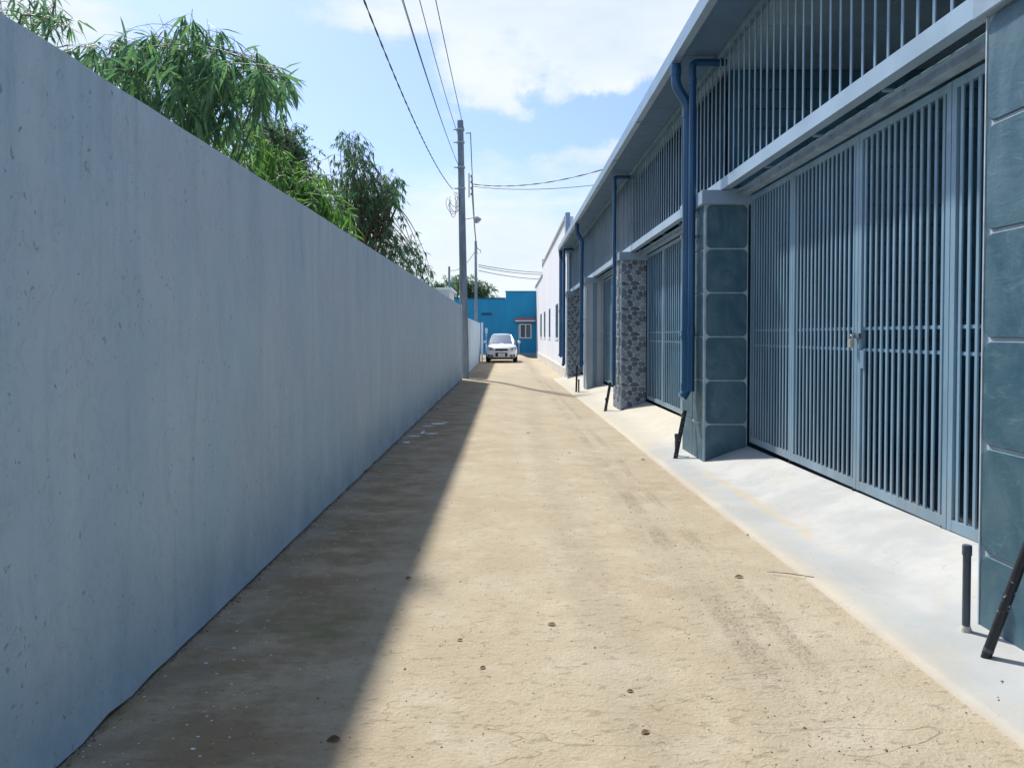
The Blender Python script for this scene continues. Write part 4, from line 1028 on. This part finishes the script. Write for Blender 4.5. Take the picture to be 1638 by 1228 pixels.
for k in range(900):
    y = 1.6 + 20 * rnd.random() ** 1.4; x = -1.505 + abs(rnd.gauss(0, .014)); z = road_z(x, y) ; r = rnd.uniform(.004, .012)
    m.add([(x + r, y, z), (x, y + r * 1.6, z), (x - r, y, z), (x, y - r * 1.6, z), (x, y + rnd.uniform(-.3, .3) * r, z + r * .9)], [(0, 1, 4), (1, 2, 4), (2, 3, 4), (3, 0, 4)])
tag(m.obj('wall_foot_debris', 'stone', fix=False), 'crumbled mortar lying along the foot of the grey wall', 'debris', kind='stuff')
# weathered slurry streak on the road by the wall (white washed patch)
m = MB()
def patch(px, py, rx, ry, mname, rot=0):
    Yg = H * F / (py - VY); c = at(px, py, Yg); n = 18
    V = [(c.x + rx * math.cos(2 * PI * i / n + rot) * (1 + .35 * noise.noise(Vector((i * .9, px, 0)))), c.y + ry * math.sin(2 * PI * i / n + rot) * (1 + .35 * noise.noise(Vector((i * 1.1, py, 3)))), 0) for i in range(n)]
    V = [(x, y, road_z(x, y) + .004) for x, y, z in V]; m.add(V, [tuple(range(n))])
for a in ((700, 678, .12, .10), (684, 682, .09, .05), (676, 692, .03, .16), (690, 694, .10, .06), (662, 698, .09, .05), (650, 708, .05, .07), (712, 676, .05, .04)): patch(*a, 'speck')
tag(m.obj('cement_spill', 'speck', origin=(-.9, 11, 0)), 'pale dried cement spill on the shaded lane beside the wall', 'cement spill', kind='stuff')
# dry leaves and sticks
def litter(px, py, size, label, seed, name='dry_leaf'):
    rnd = random.Random(seed); zz = .0
    Yg = (H - zz) * F / (py - VY); c = at(px, py, Yg); c.z = road_z(c.x, c.y) + .003
    m = MB(); a = rnd.uniform(-.5, .5); d = Vector((math.cos(a), math.sin(a), .05)); s = Vector((-math.sin(a), math.cos(a), 0)); n = 7
    for i in range(n):
        t = i / (n - 1); w = size * .28 * math.sin(PI * min(1, t * .95 + .03)); cc = c + d * size * (t - .5) + Vector((0, 0, size * .10 * math.sin(t * 3)))
        m.v += [tuple(cc + s * w + Vector((0, 0, w * .35))), tuple(cc), tuple(cc - s * w + Vector((0, 0, w * .12)))]
    for i in range(n - 1):
        for j in range(2): m.f.append((i * 3 + j, i * 3 + j + 1, i * 3 + j + 4, i * 3 + j + 3)); m.mi.append(0)
    tag(m.obj(name, 'leaf_dry', origin=c, fix=False, smooth=True), label, 'dry leaf', 'dry leaves scattered on the lane')
for i, (a, b, s_, l) in enumerate(((1185, 931, .055, 'dark curled leaf on the lane left of the long twig'), (883, 1006, .045, 'small dark curled leaf in the sunny middle of the lane'), (652, 928, .04, 'curled leaf at the shadow edge below the bend of the wall shade'),
        (530, 1192, .05, 'brown curled leaf in the shaded strip at the bottom of the picture'), (1035, 1190, .035, 'dry leaf at the bottom edge right of the lane centre'), (1010, 1120, .03, 'tiny dry leaf low in the sunny lane'), (772, 1076, .03, 'dry speck of leaf left of the crack in the lane'),
        (1029, 745 - 15, .06, 'dry leaf on the lane near the second slate pillar'), (845, 692, .07, 'leaf fragment on the far sunny lane'), (911, 722, .05, 'pale leaf chip on the lane ahead of the second pillar'), (1200, 858, .04, 'leaf caught on the apron joint'), (735, 1030, .03, 'leaf flake close to the shadow edge'), (700, 655, .09, 'leaf in the wall shade near the cement spill'))):
    litter(a, b, s_, l, 50 + i)
a = at(1230, 925, H * F / (925 - VY)); b = at(1306, 936, H * F / (936 - VY))
for q in (a, b): q.z = road_z(q.x, q.y) + .012
b.z += .006
m = MB().tube([a, a.lerp(b, .4) + Vector((0, .004, .004)), b], [.0015, .0025, .002], 6); tag(m.obj('twig', 'bark', origin=a), 'long thin reddish twig lying across the apron joint', 'twig')

# ------------------------------------------------------------------ render settings
S.render.engine = 'CYCLES'
S.cycles.max_bounces = 6; S.cycles.transparent_max_bounces = 8
